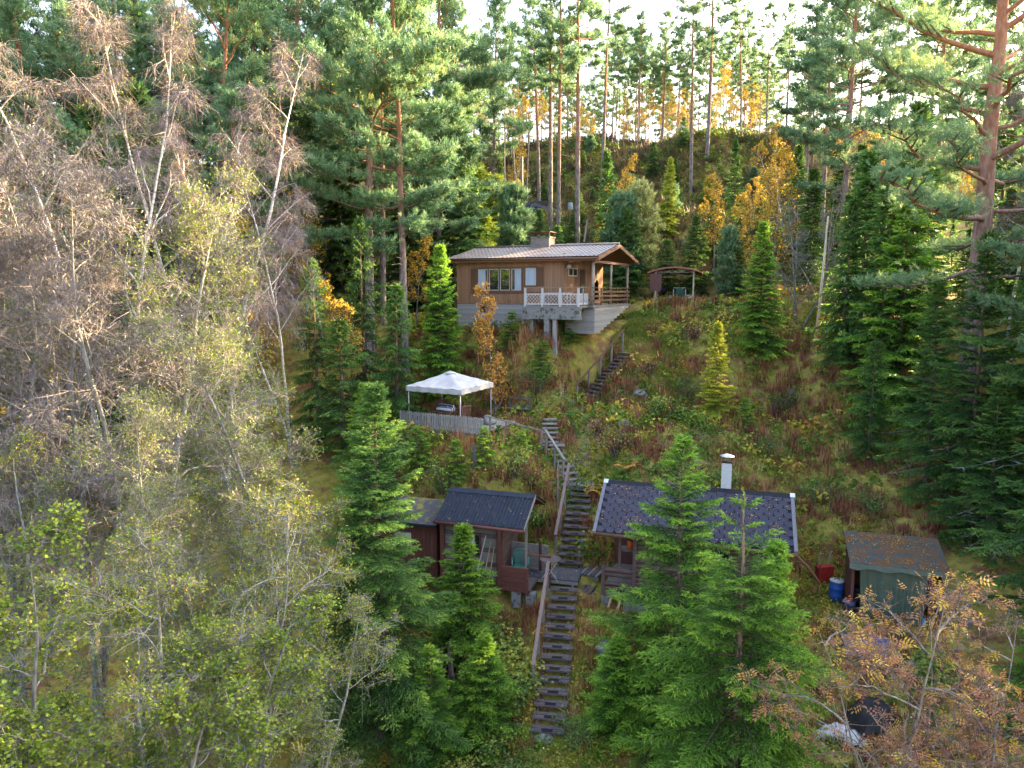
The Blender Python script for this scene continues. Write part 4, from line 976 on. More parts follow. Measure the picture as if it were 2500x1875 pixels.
# ------------------------------------------------------------------ plant builders
def unit(v): return v / (np.linalg.norm(v, axis=-1, keepdims=True) + 1e-9)
def basis(d, rng, twist=True):
    """matrices with columns (side, along d, up)"""
    d = unit(d); up = np.zeros_like(d); up[:, 2] = 1
    bad = np.abs(d[:, 2]) > .95; up[bad] = (1, 0, 0)
    s = unit(np.cross(d, up)); u = np.cross(s, d)
    if twist:
        a = rng.uniform(0, 2 * np.pi, len(d))[:, None]
        s, u = s * np.cos(a) + u * np.sin(a), u * np.cos(a) - s * np.sin(a)
    return np.stack([s, d, u], -1)
class Geo:
    def __init__(s): s.V = []; s.F = []; s.T = []; s.M = []; s.n = 0
    def put(s, V, F, T, m=0):
        s.V.append(V); s.F.append(F + s.n); s.T.append(T); s.M.append(np.full(len(F), m)); s.n += len(V)
    def inst(s, tmpl, B, pos, scale, tint, m=0):
        tV, tF = tmpl; N, k = len(pos), len(tV)
        if N == 0: return
        sc = np.asarray(scale, float)
        if sc.ndim == 1: sc = np.repeat(sc[:, None], 3, 1)
        V = np.einsum('nij,nkj->nki', B, tV[None] * sc[:, None, :]) + pos[:, None]
        F = (tF[None] + (np.arange(N) * k)[:, None, None]).reshape(-1, 3)
        s.put(V.reshape(-1, 3), F, np.repeat(tint, k), m)
    def segs(s, P0, P1, R0, R1, k=3, tint=None, m=0):
        N = len(P0)
        if N == 0: return
        d = P1 - P0; B = basis(d, None, False)
        a = np.arange(k) * 2 * np.pi / k
        ring = np.stack([np.cos(a), np.zeros(k), np.sin(a)], 1)
        off = np.einsum('nij,kj->nki', B, ring)
        V = np.concatenate([P0[:, None] + off * R0[:, None, None], P1[:, None] + off * R1[:, None, None]], 1)
        j = np.arange(k); j2 = (j + 1) % k
        f = np.concatenate([np.stack([j, j2, j2 + k], 1), np.stack([j, j2 + k, j + k], 1)])
        F = (f[None] + (np.arange(N) * 2 * k)[:, None, None]).reshape(-1, 3)
        s.put(V.reshape(-1, 3), F, np.zeros(N * 2 * k) if tint is None else np.repeat(tint, 2 * k), m)
    def ribs(s, P0, P1, W, rng, tint=None, m=0):
        """hair-thin twigs: one long triangle each"""
        N = len(P0)
        if N == 0: return
        sd = unit(np.cross(P1 - P0, rng.normal(size=(N, 3)))) * W[:, None] * .5
        V = np.stack([P0 - sd, P0 + sd, P1], 1).reshape(-1, 3)
        s.put(V, np.arange(3 * N).reshape(-1, 3), np.zeros(3 * N) if tint is None else np.repeat(tint, 3), m)
    def mesh(s, name, mats, smooth=False):
        return mesh_np(name, np.concatenate(s.V), np.concatenate(s.F), mats, np.concatenate(s.T), smooth, np.concatenate(s.M))
def trunk_mesh(name, pts, rad, m, k=9, extra=None):
    """continuous tube (+ limb tubes)"""
    g = Geo()
    def tube(P, Rr, k):
        P = np.asarray(P, float); n = len(P)
        d = np.gradient(P, axis=0); B = basis(d, None, False)
        a = np.arange(k) * 2 * np.pi / k
        off = np.einsum('nij,kj->nki', B, np.stack([np.cos(a), 0 * a, np.sin(a)], 1)) * np.asarray(Rr)[:, None, None]
        V = (P[:, None] + off).reshape(-1, 3)
        i = np.arange(n - 1)[:, None] * k; j = np.arange(k)[None]; j2 = (j + 1) % k
        A, Bq, C, D = i + j, i + j2, i + k + j2, i + k + j
        F = np.concatenate([np.stack([A, Bq, C], -1).reshape(-1, 3), np.stack([A, C, D], -1).reshape(-1, 3)])
        hz = np.repeat(P[:, 2], k)
        g.put(V, F, hz)
    tube(pts, rad, k)
    for (P, Rr, kk) in (extra or []): tube(P, Rr, kk)
    return g.mesh(name, [m], True)
def blades(n, along, radial, fwd, w, seed=1, axis=True):
    """a brush of n needle blades round the y axis, as thin triangles"""
    r = np.random.default_rng(seed); V = []; F = []
    for k in range(n):
        th = k * 2.39996 + r.uniform(-.3, .3); y0 = along[0] + (along[1] - along[0]) * k / max(1, n - 1)
        c, s_ = math.cos(th), math.sin(th); rr = radial * r.uniform(.8, 1.2); ff = fwd * r.uniform(.8, 1.2)
        tx, tz_ = -s_ * w / 2, c * w / 2
        V += [(c * .02 - tx, y0, s_ * .02 - tz_), (c * .02 + tx, y0, s_ * .02 + tz_), (c * rr, y0 + ff, s_ * rr)]
        F.append((3 * k, 3 * k + 1, 3 * k + 2))
    return np.array(V), np.array(F)
TW_NEAR = blades(9, (0, .8), .20, .34, .13, 2)
TW_MID = blades(6, (0, .75), .22, .4, .2, 3)
TW_FAR = blades(4, (0, .6), .24, .5, .3, 4)
PN_NEAR = blades(13, (.0, .75), .42, .42, .10, 5)
PN_MID = blades(9, (0, .7), .45, .45, .15, 6)
PN_FAR = blades(6, (0, .6), .45, .5, .22, 7)
def leaf_tmpl(kind):
    if kind == 'round':
        V = np.array([(0, 0, 0), (-.42, .3, .06), (-.4, .75, .04), (0, 1, -.03), (.4, .75, .05), (.42, .3, .06)], float)
        F = np.array([(0, 1, 2), (0, 2, 3), (0, 3, 4), (0, 4, 5)])
    else:
        V = np.array([(0, 0, 0), (-.3, .45, .06), (0, 1, -.05), (.3, .45, .06)], float); F = np.array([(0, 1, 2), (0, 2, 3)])
    return V, F
LF_ROUND, LF_OV = leaf_tmpl('round'), leaf_tmpl('ov')
def _pinnate():
    V = []; F = []
    for k in range(7):
        y = .12 + (k // 2) * .25; sx = -1 if k % 2 else 1
        if k == 6: a = [(0, .82, 0), (-.09, 1.0, .01), (0, 1.25, -.02), (.09, 1.0, .01)]
        else: a = [(0, y, 0), (sx * .18, y - .06, .02), (sx * .42, y + .06, -.05), (sx * .2, y + .1, .02)]
        n = len(V); V += a; F += [(n, n + 1, n + 2), (n, n + 2, n + 3)]
    return np.array(V, float), np.array(F)
LF_PIN = _pinnate()

# --- foliage materials (leaf colours, some with light and shade put in)
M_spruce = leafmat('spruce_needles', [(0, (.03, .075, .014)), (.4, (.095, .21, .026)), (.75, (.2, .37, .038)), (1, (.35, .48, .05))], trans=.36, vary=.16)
M_spruce_d = leafmat('dark_spruce_needles', [(0, (.028, .08, .024)), (.5, (.07, .16, .035)), (.85, (.13, .24, .045)), (1, (.22, .3, .055))], trans=.36, vary=.2)
M_spruce_y = leafmat('yellow_green_spruce_needles', [(0, (.13, .18, .015)), (.5, (.3, .36, .03)), (1, (.5, .5, .06))], trans=.2, vary=.12)
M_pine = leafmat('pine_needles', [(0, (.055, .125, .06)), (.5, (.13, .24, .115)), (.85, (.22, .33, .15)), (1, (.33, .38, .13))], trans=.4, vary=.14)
M_pine_sunlit = leafmat('sunlit_gold_pine_needles', [(0, (.16, .2, .05)), (.6, (.38, .4, .14)), (1, (.6, .55, .22))], trans=.25)  # sunlight put into the needle colour as pale gold
M_juniper = leafmat('juniper_needles', [(0, (.09, .15, .02)), (.6, (.22, .3, .035)), (1, (.38, .42, .05))], trans=.2)
M_alder = leafmat('alder_leaves', [(0, (.075, .14, .015)), (.5, (.17, .24, .022)), (.78, (.32, .32, .035)), (.92, (.45, .3, .04)), (1, (.28, .12, .04))], trans=.35, rough=.45)
M_alder_r = leafmat('sparse_alder_leaves', [(0, (.1, .17, .025)), (.5, (.19, .25, .035)), (.75, (.3, .28, .05)), (.9, (.32, .18, .07)), (1, (.26, .1, .07))], trans=.3)
M_gold = leafmat('golden_leaves', [(0, (.42, .27, .03)), (.5, (.66, .44, .045)), (1, (.78, .58, .09))], trans=.35)  # autumn gold; also colours the trees added in place of sunlight
M_orange_lf = leafmat('orange_leaves', [(0, (.45, .2, .035)), (.6, (.64, .33, .06)), (1, (.68, .46, .1))], trans=.3)
M_rowan = leafmat('rowan_leaves', [(0, (.2, .085, .065)), (.4, (.28, .13, .08)), (.65, (.38, .22, .05)), (.85, (.48, .34, .05)), (1, (.22, .28, .05))], trans=.3)
M_bush = leafmat('shrub_leaves', [(0, (.06, .13, .03)), (.55, (.14, .24, .05)), (.85, (.33, .34, .05)), (1, (.5, .42, .05))], trans=.35)
M_twig_red = leafmat('reddish_twigs', [(0, (.12, .11, .105)), (.5, (.2, .175, .165)), (1, (.3, .25, .24))], trans=0, rough=.9)
M_twig_grey = leafmat('lichened_twigs', [(0, (.07, .065, .058)), (.6, (.14, .135, .12)), (1, (.27, .27, .24))], trans=0, rough=.95)
M_twig_birch = leafmat('birch_twigs', [(0, (.11, .095, .095)), (.5, (.18, .15, .15)), (1, (.26, .215, .21))], trans=0, rough=.9)
M_twig_brown = leafmat('brown_twigs', [(0, (.07, .045, .035)), (.6, (.13, .09, .07)), (1, (.2, .15, .12))], trans=0, rough=.95)
def barkmat(name, lowc, lowc2, hic, hic2, z0, z1, scale=9, bump=.6, stretch=(1, 1, .35)):
    """bark that changes with height up the trunk (grey plates below, orange flakes above)"""
    m = bpy.data.materials.new(name); m.use_nodes = True
    nt = m.node_tree; b = nt.nodes['Principled BSDF']; N = nt.nodes.new; L = nt.links.new
    b.inputs['Roughness'].default_value = .9; b.inputs['Specular IOR Level'].default_value = .15
    tc = N('ShaderNodeTexCoord'); mp = N('ShaderNodeMapping'); mp.inputs['Scale'].default_value = stretch; L(tc.outputs['Object'], mp.inputs[0])
    nz = N('ShaderNodeTexNoise'); nz.inputs['Scale'].default_value = scale; nz.inputs['Detail'].default_value = 5; L(mp.outputs[0], nz.inputs['Vector'])
    def ramp(a, c):
        r = N('ShaderNodeValToRGB'); e = r.color_ramp.elements; e[0].position = .4; e[0].color = (*a, 1); e[1].position = .6; e[1].color = (*c, 1); L(nz.outputs['Fac'], r.inputs[0]); return r
    lo, hi = ramp(lowc, lowc2), ramp(hic, hic2)
    at = N('ShaderNodeAttribute'); at.attribute_name = 'tint'; mr = N('ShaderNodeMapRange'); mr.inputs['From Min'].default_value = z0; mr.inputs['From Max'].default_value = z1
    L(at.outputs['Fac'], mr.inputs[0])
    mx = N('ShaderNodeMixRGB'); L(mr.outputs[0], mx.inputs[0]); L(lo.outputs[0], mx.inputs[1]); L(hi.outputs[0], mx.inputs[2]); L(mx.outputs[0], b.inputs['Base Color'])
    bp = N('ShaderNodeBump'); bp.inputs['Strength'].default_value = bump; bp.inputs['Distance'].default_value = .04; L(nz.outputs['Fac'], bp.inputs['Height']); L(bp.outputs[0], b.inputs['Normal'])
    return m
M_pinebark = barkmat('pine_bark', (.13, .105, .095), (.25, .21, .195), (.27, .12, .06), (.36, .19, .11), 5, 12)
M_pinebark2 = barkmat('red_pine_bark', (.17, .12, .11), (.3, .22, .2), (.3, .12, .065), (.36, .18, .11), 6, 14, scale=12)
M_sprucebark = barkmat('spruce_bark', (.1, .075, .06), (.17, .13, .11), (.13, .085, .05), (.3, .2, .1), 4, 9)
M_birchbark = barkmat('birch_bark', (.07, .065, .06), (.55, .53, .5), (.45, .42, .38), (.68, .65, .6), .5, 5, scale=7, bump=.2, stretch=(.6, .6, 2.6))
M_alderbark = barkmat('lichened_alder_bark', (.1, .095, .088), (.2, .2, .18), (.15, .145, .135), (.28, .28, .255), 1, 8, scale=14)
M_deadwood = barkmat('dead_grey_wood', (.15, .12, .1), (.3, .26, .22), (.2, .17, .15), (.34, .31, .28), 1, 8)

PROTO = {}
def proto(key, fn):
    if key not in PROTO: PROTO[key] = fn()
    return PROTO[key]

def wob(rng, n, amp): return np.cumsum(rng.normal(0, amp, n)) * np.linspace(0, 1, n)

def make_spruce(seed, H=8.0, Rm=1.9, q=2, mat_=None, clear=.06, wsp=.27, nb=6, sparse_top=0.0, dead=0.0, droop=1.0, power=.8, leader=.7, weep=0.0):
    """q 2 near, 1 middle, 0 far"""
    rng = np.random.default_rng(seed); g = Geo(); tw = []; dk = []
    P = np.stack([wob(rng, 14, .012) * H / 6, wob(rng, 14, .012) * H / 6, np.linspace(-.3, H, 14)], 1)
    rad = np.maximum(.012 * H * (1 - np.linspace(0, 1, 14)) ** .9 + .008, .008)
    h = H * clear; az = rng.uniform(0, 6.28)
    sub = [.30, .19, .125][q]; tl = [.34, .22, .15][q]
    while h < H - .12:
        t = h / H
        n = max(3, int(round(nb * rng.uniform(.75, 1.15))))
        if sparse_top and t > 1 - sparse_top: n = max(3, n - 2)
        for _ in range(n):
            az += 2.39996 + rng.uniform(-.35, .35)
            L = Rm * min(1, (1 - t) ** power * 1.04 + .02) * rng.uniform(.55, 1.18) * (1 + .13 * math.sin(az * 2 + h * 1.7 + seed))
            if t < .12: L *= .8 + t * 1.6
            u_ = rng.random()
            if u_ < .1: continue
            if u_ > .92: L *= 1.22
            if L < .12: L = .12
            e0 = math.radians(np.interp(t, [0, .3, .6, .85, 1], [-8, 0, 12, 32, 55]) + rng.uniform(-8, 8))
            sag = np.interp(t, [0, .4, .8, 1], [.42, .36, .15, 0]) * droop
            isdead = rng.random() < dead * max(0, 1 - t * 2.6)
            m = max(3, int(L / sub))
            s = np.linspace(0, 1, m + 1)
            ch, sh = math.cos(e0), math.sin(e0)
            r_ = L * s * ch; z_ = h + L * (sh * s - sag * s ** 2 + sag * .62 * s ** 3)
            caz = az + rng.uniform(-.12, .12) * s
            bp = np.stack([np.cos(caz) * r_, np.sin(caz) * r_, z_], 1)
            bp[:, :2] += np.stack([np.interp(h, P[:, 2], P[:, 0]), np.interp(h, P[:, 2], P[:, 1])])
            g.segs(bp[:-1], bp[1:], np.linspace(.010 + .008 * L, .004, m), np.linspace(.009 + .007 * L, .003, m), 3, np.full(m, .75 if isdead else .2), 1)
            d = unit(np.gradient(bp, axis=0))
            if isdead:
                k = rng.integers(0, m + 1, 26); p0 = bp[k]; sd = np.cross(d[k], (0, 0, 1)) * rng.choice([-1, 1], 26)[:, None]
                p1 = p0 + (sd * .8 + d[k] * .6 + rng.normal(0, .25, (26, 3))) * rng.uniform(.1, .4, 26)[:, None]
                g.ribs(p0, p1, np.full(26, .03), rng, rng.uniform(.5, 1, 26), 1)
                dk.append(1); continue
            lat = min(.44 * L, .62)
            i0 = max(1, int(m * (.25 if L > 1 else .08)))
            for sgn in (-1, 1):
                k = np.arange(i0, m + 1); kk = len(k)
                ss = s[k]; ll = lat * np.clip((1.08 - ss), .1, 1) ** .75 * np.clip((ss + .25) * 1.6, .3, 1) * rng.uniform(.7, 1.2, kk)
                side = unit(np.cross(d[k], np.array([0, 0, 1.]))) * sgn
                ang = np.radians(rng.uniform(42, 62, kk))[:, None]
                ld = d[k] * np.cos(ang) + side * np.sin(ang); ld[:, 2] -= rng.uniform(.05, .4, kk) * droop + weep; ld = unit(ld)
                # main axis of the side spray, cut in shoots
                ns = max(1, int(round(lat / tl)))
                for j in range(ns):
                    f = j * tl
                    ok = f < ll
                    if not ok.any(): break
                    pos = bp[k][ok] + ld[ok] * f
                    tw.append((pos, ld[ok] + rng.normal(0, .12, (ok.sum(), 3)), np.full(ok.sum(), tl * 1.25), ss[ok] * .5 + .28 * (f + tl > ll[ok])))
                    if q >= 1 and j < ns:
                        for s2 in (-1, 1):
                            dd = ld[ok] * .75 + np.cross(ld[ok], (0, 0, 1)) * s2 * .62; dd[:, 2] -= .12 + weep * .5
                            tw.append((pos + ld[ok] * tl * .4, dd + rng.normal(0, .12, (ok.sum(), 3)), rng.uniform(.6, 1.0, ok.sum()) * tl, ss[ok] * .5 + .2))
            k = np.arange(max(1, i0 - 1), m + 1)
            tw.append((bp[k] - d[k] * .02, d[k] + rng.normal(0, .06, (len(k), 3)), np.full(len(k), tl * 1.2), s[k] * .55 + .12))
        step = wsp * (1 - .45 * t) * rng.uniform(.8, 1.2) * (1 + 1.6 * (t > 1 - sparse_top) * (sparse_top > 0)) * H / 8
        h += max(step, .11)
    # leader
    k = int(leader / .07) + 2
    pz = np.linspace(H - leader, H, k)
    dd = rng.normal(0, .5, (k, 3)); dd[:, 2] = 1
    tw.append((np.stack([np.interp(pz, P[:, 2], P[:, 0]), np.interp(pz, P[:, 2], P[:, 1]), pz], 1), dd, np.full(k, tl * .8), np.full(k, .9)))
    pos = np.concatenate([a[0] for a in tw]); dr = np.concatenate([a[1] for a in tw]); ln = np.concatenate([a[2] for a in tw]); ti = np.concatenate([a[3] for a in tw])
    ti = np.clip((ti - .12) * 1.25 + rng.normal(0, .1, len(ti)) + .1 * np.sin(pos[:, 0] * 2.1 + 3) * np.sin(pos[:, 1] * 2.3), 0, 1)  # inner shoots darkened like shade in the gaps, young tips lighter
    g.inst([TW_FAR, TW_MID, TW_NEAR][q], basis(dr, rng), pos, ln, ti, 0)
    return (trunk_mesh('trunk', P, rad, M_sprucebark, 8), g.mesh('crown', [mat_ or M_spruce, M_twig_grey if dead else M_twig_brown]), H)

def make_pine(seed, H=20., cb=.45, Rm=3.4, q=1, nl=34, mat_=None, bark=None, r0=None, lean=0.0, dead=8, flat=1.0, dens=1.0):
    rng = np.random.default_rng(seed); g = Geo(); ex = []
    n = 16; zz = np.linspace(-.4, H, n)
    P = np.stack([wob(rng, n, .04) * H / 20 + lean * (zz / H) ** 2 * H * .1, wob(rng, n, .04) * H / 20, zz], 1)
    r0 = r0 or .0115 * H
    rad = r0 * (1 - .82 * np.linspace(0, 1, n) ** 1.15)
    tp = []
    az = rng.uniform(0, 6.28)
    tlen = [.46, .34, .24][q]
    tx = lambda h: np.array([np.interp(h, zz, P[:, 0]), np.interp(h, zz, P[:, 1]), h])
    for i in range(nl):
        t = (i + rng.uniform(0, 1)) / nl; h = H * (cb + (1 - cb) * (t ** .9)) - .2
        az += 2.39996 + rng.uniform(-.5, .5)
        shape = np.interp(t, [0, .12, .35, .7, .92, 1], [.55, .9, 1., .72, .38, .22])
        L = Rm * shape * rng.uniform(.6, 1.15)
        e0 = math.radians(np.interp(t, [0, .3, .7, 1], [-12, 5, 28, 60]) + rng.uniform(-12, 14))
        m = 7; s = np.linspace(0, 1, m)
        wa = np.cumsum(rng.normal(0, .13, m)); wz = np.cumsum(rng.normal(0, .05, m))
        r_ = L * s * math.cos(e0); z_ = L * (math.sin(e0) * s + .18 * s ** 2.2) + wz * L * .3
        b = tx(h); bp = np.stack([b[0] + np.cos(az + wa) * r_, b[1] + np.sin(az + wa) * r_, b[2] + z_], 1)
        rb = max(.018, .30 * r0 * (L / Rm)) ; rr = rb * (1 - .93 * s)
        ex.append((bp, rr, 5))
        d = unit(np.gradient(bp, axis=0))
        # side branches carrying needle pads
        nsb = max(4, int(L * 2.7 * dens))
        for j in range(nsb):
            f = .32 + .68 * (j + rng.random()) / nsb if L > 1 else .15 + .85 * (j + rng.random()) / nsb
            p = np.array([np.interp(f, s, bp[:, c]) for c in range(3)]); dd = d[min(m - 1, int(f * (m - 1)))]
            side = np.cross(dd, (0, 0, 1)); side /= np.linalg.norm(side) + 1e-6
            sl = (.22 + .34 * L * (1.1 - f) * .55) * rng.uniform(.7, 1.3) + .15
            v = dd * rng.uniform(.3, .8) + side * rng.choice([-1, 1]) * rng.uniform(.35, 1.0) + np.array([0, 0, rng.uniform(.05, .5)])
            v /= np.linalg.norm(v); e = p + v * sl
            g.segs(p[None], e[None], np.array([rb * .35 + .006]), np.array([.006]), 3, np.array([.3]), 1)
            k = max(6, int((9 + 16 * sl) * dens * [.6, 1.15, 1.5][q]))
            u = rng.random(k) ** .6
            pos = p + (e - p) * u[:, None] + rng.normal(0, 1, (k, 3)) * np.array([.20, .20, .075 * flat]) * (.5 + sl)
            dv = v[None] * .5 + rng.normal(0, .55, (k, 3)); dv[:, 2] += .55
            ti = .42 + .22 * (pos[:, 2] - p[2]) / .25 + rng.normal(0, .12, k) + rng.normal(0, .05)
            tp.append((pos, dv, rng.uniform(.75, 1.2, k) * tlen, ti))
    # bare dead branches below the crown
    for i in range(dead):
        h = H * rng.uniform(cb * .45, cb * 1.05); a = rng.uniform(0, 6.28); L = rng.uniform(.4, 1.8)
        b = tx(h); s = np.linspace(0, 1, 4); w = np.cumsum(rng.normal(0, .2, 4))
        ex.append((np.stack([b[0] + np.cos(a + w) * L * s, b[1] + np.sin(a + w) * L * s, b[2] + rng.uniform(-.3, .3) * L * s], 1), .022 * (1 - .8 * s) + .004, 4))
    pos = np.concatenate([a[0] for a in tp]); dr = np.concatenate([a[1] for a in tp]); ln = np.concatenate([a[2] for a in tp]); ti = np.clip(np.concatenate([a[3] for a in tp]), 0, 1)
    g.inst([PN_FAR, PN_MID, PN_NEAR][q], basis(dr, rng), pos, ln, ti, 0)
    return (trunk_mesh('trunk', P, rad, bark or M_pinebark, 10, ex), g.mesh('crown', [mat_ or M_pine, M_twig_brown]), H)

def grow(rng, P, D, L, n, wig, trop):
    """one branch path with n steps"""
    pts = [P]; d = D / np.linalg.norm(D)
    for _ in range(n):
        d = d + rng.normal(0, wig, 3) + np.array([0, 0, trop]); d /= np.linalg.norm(d)
        pts.append(pts[-1] + d * L / n)
    return np.array(pts)
def at_frac(P, f):
    k = f * (len(P) - 1); i = min(int(k), len(P) - 2); return P[i] + (P[i + 1] - P[i]) * (k - i), unit((P[i + 1] - P[i])[None])[0]

def make_broad(seed, H=10., trunks=1, spread=.25, fork=.3, r0=.11, n1=12, n2=8, n3=9, ntw=7, L1=.34, L2=.42, L3=.5, up=.35, wig=.2, leaves=3, lsize=.055, tmpl=None, lmat=None, tmat=None, bark=None,
               twl=.28, tww=.008, droop=0.0, lf_low=0.0, tint=(0, 1), ttint=(0, 1), k3=3, leafdir=.0, fade=None, catkin=0):
    rng = np.random.default_rng(seed); g = Geo(); ex = []; main = None
    lv2 = []; tw0 = []; tw1 = []
    for q in range(trunks):
        D = np.array([rng.normal(0, spread), rng.normal(0, spread), 1.])
        TP = grow(rng, np.array([rng.normal(0, .12), rng.normal(0, .12), -.3]), D, H * rng.uniform(.85, 1.0), 12, .07, .05)
        R_ = r0 * (1 - np.linspace(0, 1, 13)) ** .9 + .004
        if main is None: main = (TP, R_)
        else: ex.append((TP, R_ * .85, 7))
        for i in range(n1):
            f = fork + (1 - fork) * (i + rng.random()) / n1
            p, d = at_frac(TP, min(f, .99)); a = rng.uniform(0, 6.28)
            dv = np.array([math.cos(a), math.sin(a), up + rng.uniform(-.2, .3)]) + d * .3
            L = H * L1 * (1.08 - f) ** .55 * rng.uniform(.6, 1.15)
            B1 = grow(rng, p, dv, L, 7, wig, .03 - droop * .1)
            rb = max(.012, r0 * .42 * (1.1 - f)); ex.append((B1, rb * (1 - .92 * np.linspace(0, 1, 8)) + .003, 5))
            for j in range(n2):
                f2 = .18 + .82 * (j + rng.random()) / n2
                p2, d2 = at_frac(B1, min(f2, .99))
                dv2 = d2 * .7 + rng.normal(0, .6, 3) + np.array([0, 0, .1 - droop])
                L2_ = L * L2 * (1.15 - f2) * rng.uniform(.6, 1.3) + .12
                B2 = grow(rng, p2, dv2, L2_, 4, wig * 1.1, -droop * .2)
                g.segs(B2[:-1], B2[1:], np.linspace(rb * .34 + .004, .006, 4), np.linspace(rb * .3 + .003, .005, 4), 4, np.full(4, rng.uniform(.3, 1)), 1)
                for k in range(n3):
                    f3 = .1 + .9 * (k + rng.random()) / n3
                    p3, d3 = at_frac(B2, min(f3, .99))
                    dv3 = d3 * .6 + rng.normal(0, .6, 3) + np.array([0, 0, .05 - droop * 1.4]); dv3 /= np.linalg.norm(dv3)
                    L3_ = (L2_ * L3 * (1.2 - f3) + .1) * rng.uniform(.6, 1.3)
                    e3 = p3 + dv3 * L3_ + np.array([0, 0, -droop * L3_ * .5])
                    lv2.append((p3, e3))
    A = np.array([a for a, b in lv2]); Bp = np.array([b for a, b in lv2]); N = len(A)
    mid = (A + Bp) / 2 + rng.normal(0, .03, (N, 3))
    tt = rng.uniform(*ttint, N)
    g.segs(A, mid, np.full(N, tww * .9), np.full(N, tww * .7), 3, tt, 1); g.segs(mid, Bp, np.full(N, tww * .7), np.full(N, tww * .4), 3, tt, 1)
    # fine twigs
    f = rng.random((N, ntw, 1)) ** .8
    p0 = A[:, None] + (Bp - A)[:, None] * f; dr = unit((Bp - A)[:, None] * .0 + unit((Bp - A))[:, None] * .7 + rng.normal(0, .55, (N, ntw, 3)) + np.array([0, 0, .05 - droop * 1.6]))
    p1 = p0 + dr * rng.uniform(.4, 1.2, (N, ntw, 1)) * twl
    p0 = p0.reshape(-1, 3); p1 = p1.reshape(-1, 3)
    g.ribs(p0, p1, np.full(len(p0), tww * 1.5), rng, np.repeat(tt, ntw) * .6 + rng.uniform(0, .4, len(p0)), 1)
    if leaves:
        k = len(p0); sel = rng.integers(0, k, int(k * leaves))
        ff = rng.random(len(sel)) ** .6
        pos = p0[sel] + (p1 - p0)[sel] * ff[:, None]
        if fade is not None:      # fewer leaves towards the top of the crown
            keep = rng.random(len(sel)) < np.interp(pos[:, 2] / H, *fade); sel, pos = sel[keep], pos[keep]
        dv = unit((p1 - p0)[sel]) * .5 + rng.normal(0, .6, (len(sel), 3)); dv[:, 2] -= leafdir
        ti = tint[0] + (tint[1] - tint[0]) * np.clip(rng.beta(1.6, 2.0, len(sel)) + .25 * (pos[:, 2] / H - .5), 0, 1)
        B = basis(dv, rng, False); a = rng.normal(0, .6, len(sel))[:, None]
        B = np.stack([B[..., 0] * np.cos(a) + B[..., 2] * np.sin(a), B[..., 1], B[..., 2] * np.cos(a) - B[..., 0] * np.sin(a)], -1)
        g.inst(tmpl or LF_OV, B, pos, rng.uniform(.65, 1.25, len(sel)) * lsize, ti, 0)
    if catkin:
        k = len(p1); sel = rng.integers(0, k, int(k * catkin)); dv = rng.normal(0, .4, (len(sel), 3)); dv[:, 2] -= .8
        pos = p1[sel]; top = pos[:, 2] / H > .35; sel = sel[top]; pos = pos[top]; dv = dv[top]
        g.ribs(pos, pos + unit(dv) * .1, np.full(len(sel), .03), rng, rng.uniform(.4, 1, len(sel)), 1)
    return (trunk_mesh('trunk', main[0], main[1], bark or M_alderbark, 8, ex), g.mesh('crown', [lmat or M_alder, tmat or M_twig_grey]), H)

def make_bush(seed, n=26, H=.9, W=.7, leaves=900, lsize=.06, lmat=None, tmpl=None, tmat=None, tint=(0, 1)):
    rng = np.random.default_rng(seed); g = Geo()
    a = rng.uniform(0, 6.28, n); r = rng.uniform(.2, 1, n) * W; b = rng.normal(0, .08, (n, 3)); b[:, 2] = -.05
    tip = np.stack([np.cos(a) * r, np.sin(a) * r, H * rng.uniform(.5, 1.05, n)], 1); mid = b * .5 + tip * .5; mid[:, 2] += .1 * H
    g.segs(b, mid, np.full(n, .012), np.full(n, .008), 3, rng.random(n), 1); g.segs(mid, tip, np.full(n, .008), np.full(n, .003), 3, rng.random(n), 1)
    i = rng.integers(0, n, leaves); f = rng.random(leaves)[:, None] ** .7
    pos = np.where(f < .4, b[i] + (mid - b)[i] * f / .4, mid[i] + (tip - mid)[i] * (f - .4) / .6) + rng.normal(0, .09, (leaves, 3)) * (W + .3)
    pos[:, 2] = np.maximum(pos[:, 2], .02)
    dv = rng.normal(0, 1, (leaves, 3)); dv[:, 2] *= .5
    g.inst(tmpl or LF_ROUND, basis(dv, rng, True), pos, rng.uniform(.6, 1.3, leaves) * lsize, np.clip(tint[0] + (tint[1] - tint[0]) * (rng.random(leaves) * .7 + .3 * (rng.random(n)[i])), 0, 1), 0)
    return (None, g.mesh('foliage', [lmat or M_bush, tmat or M_twig_brown]), H)
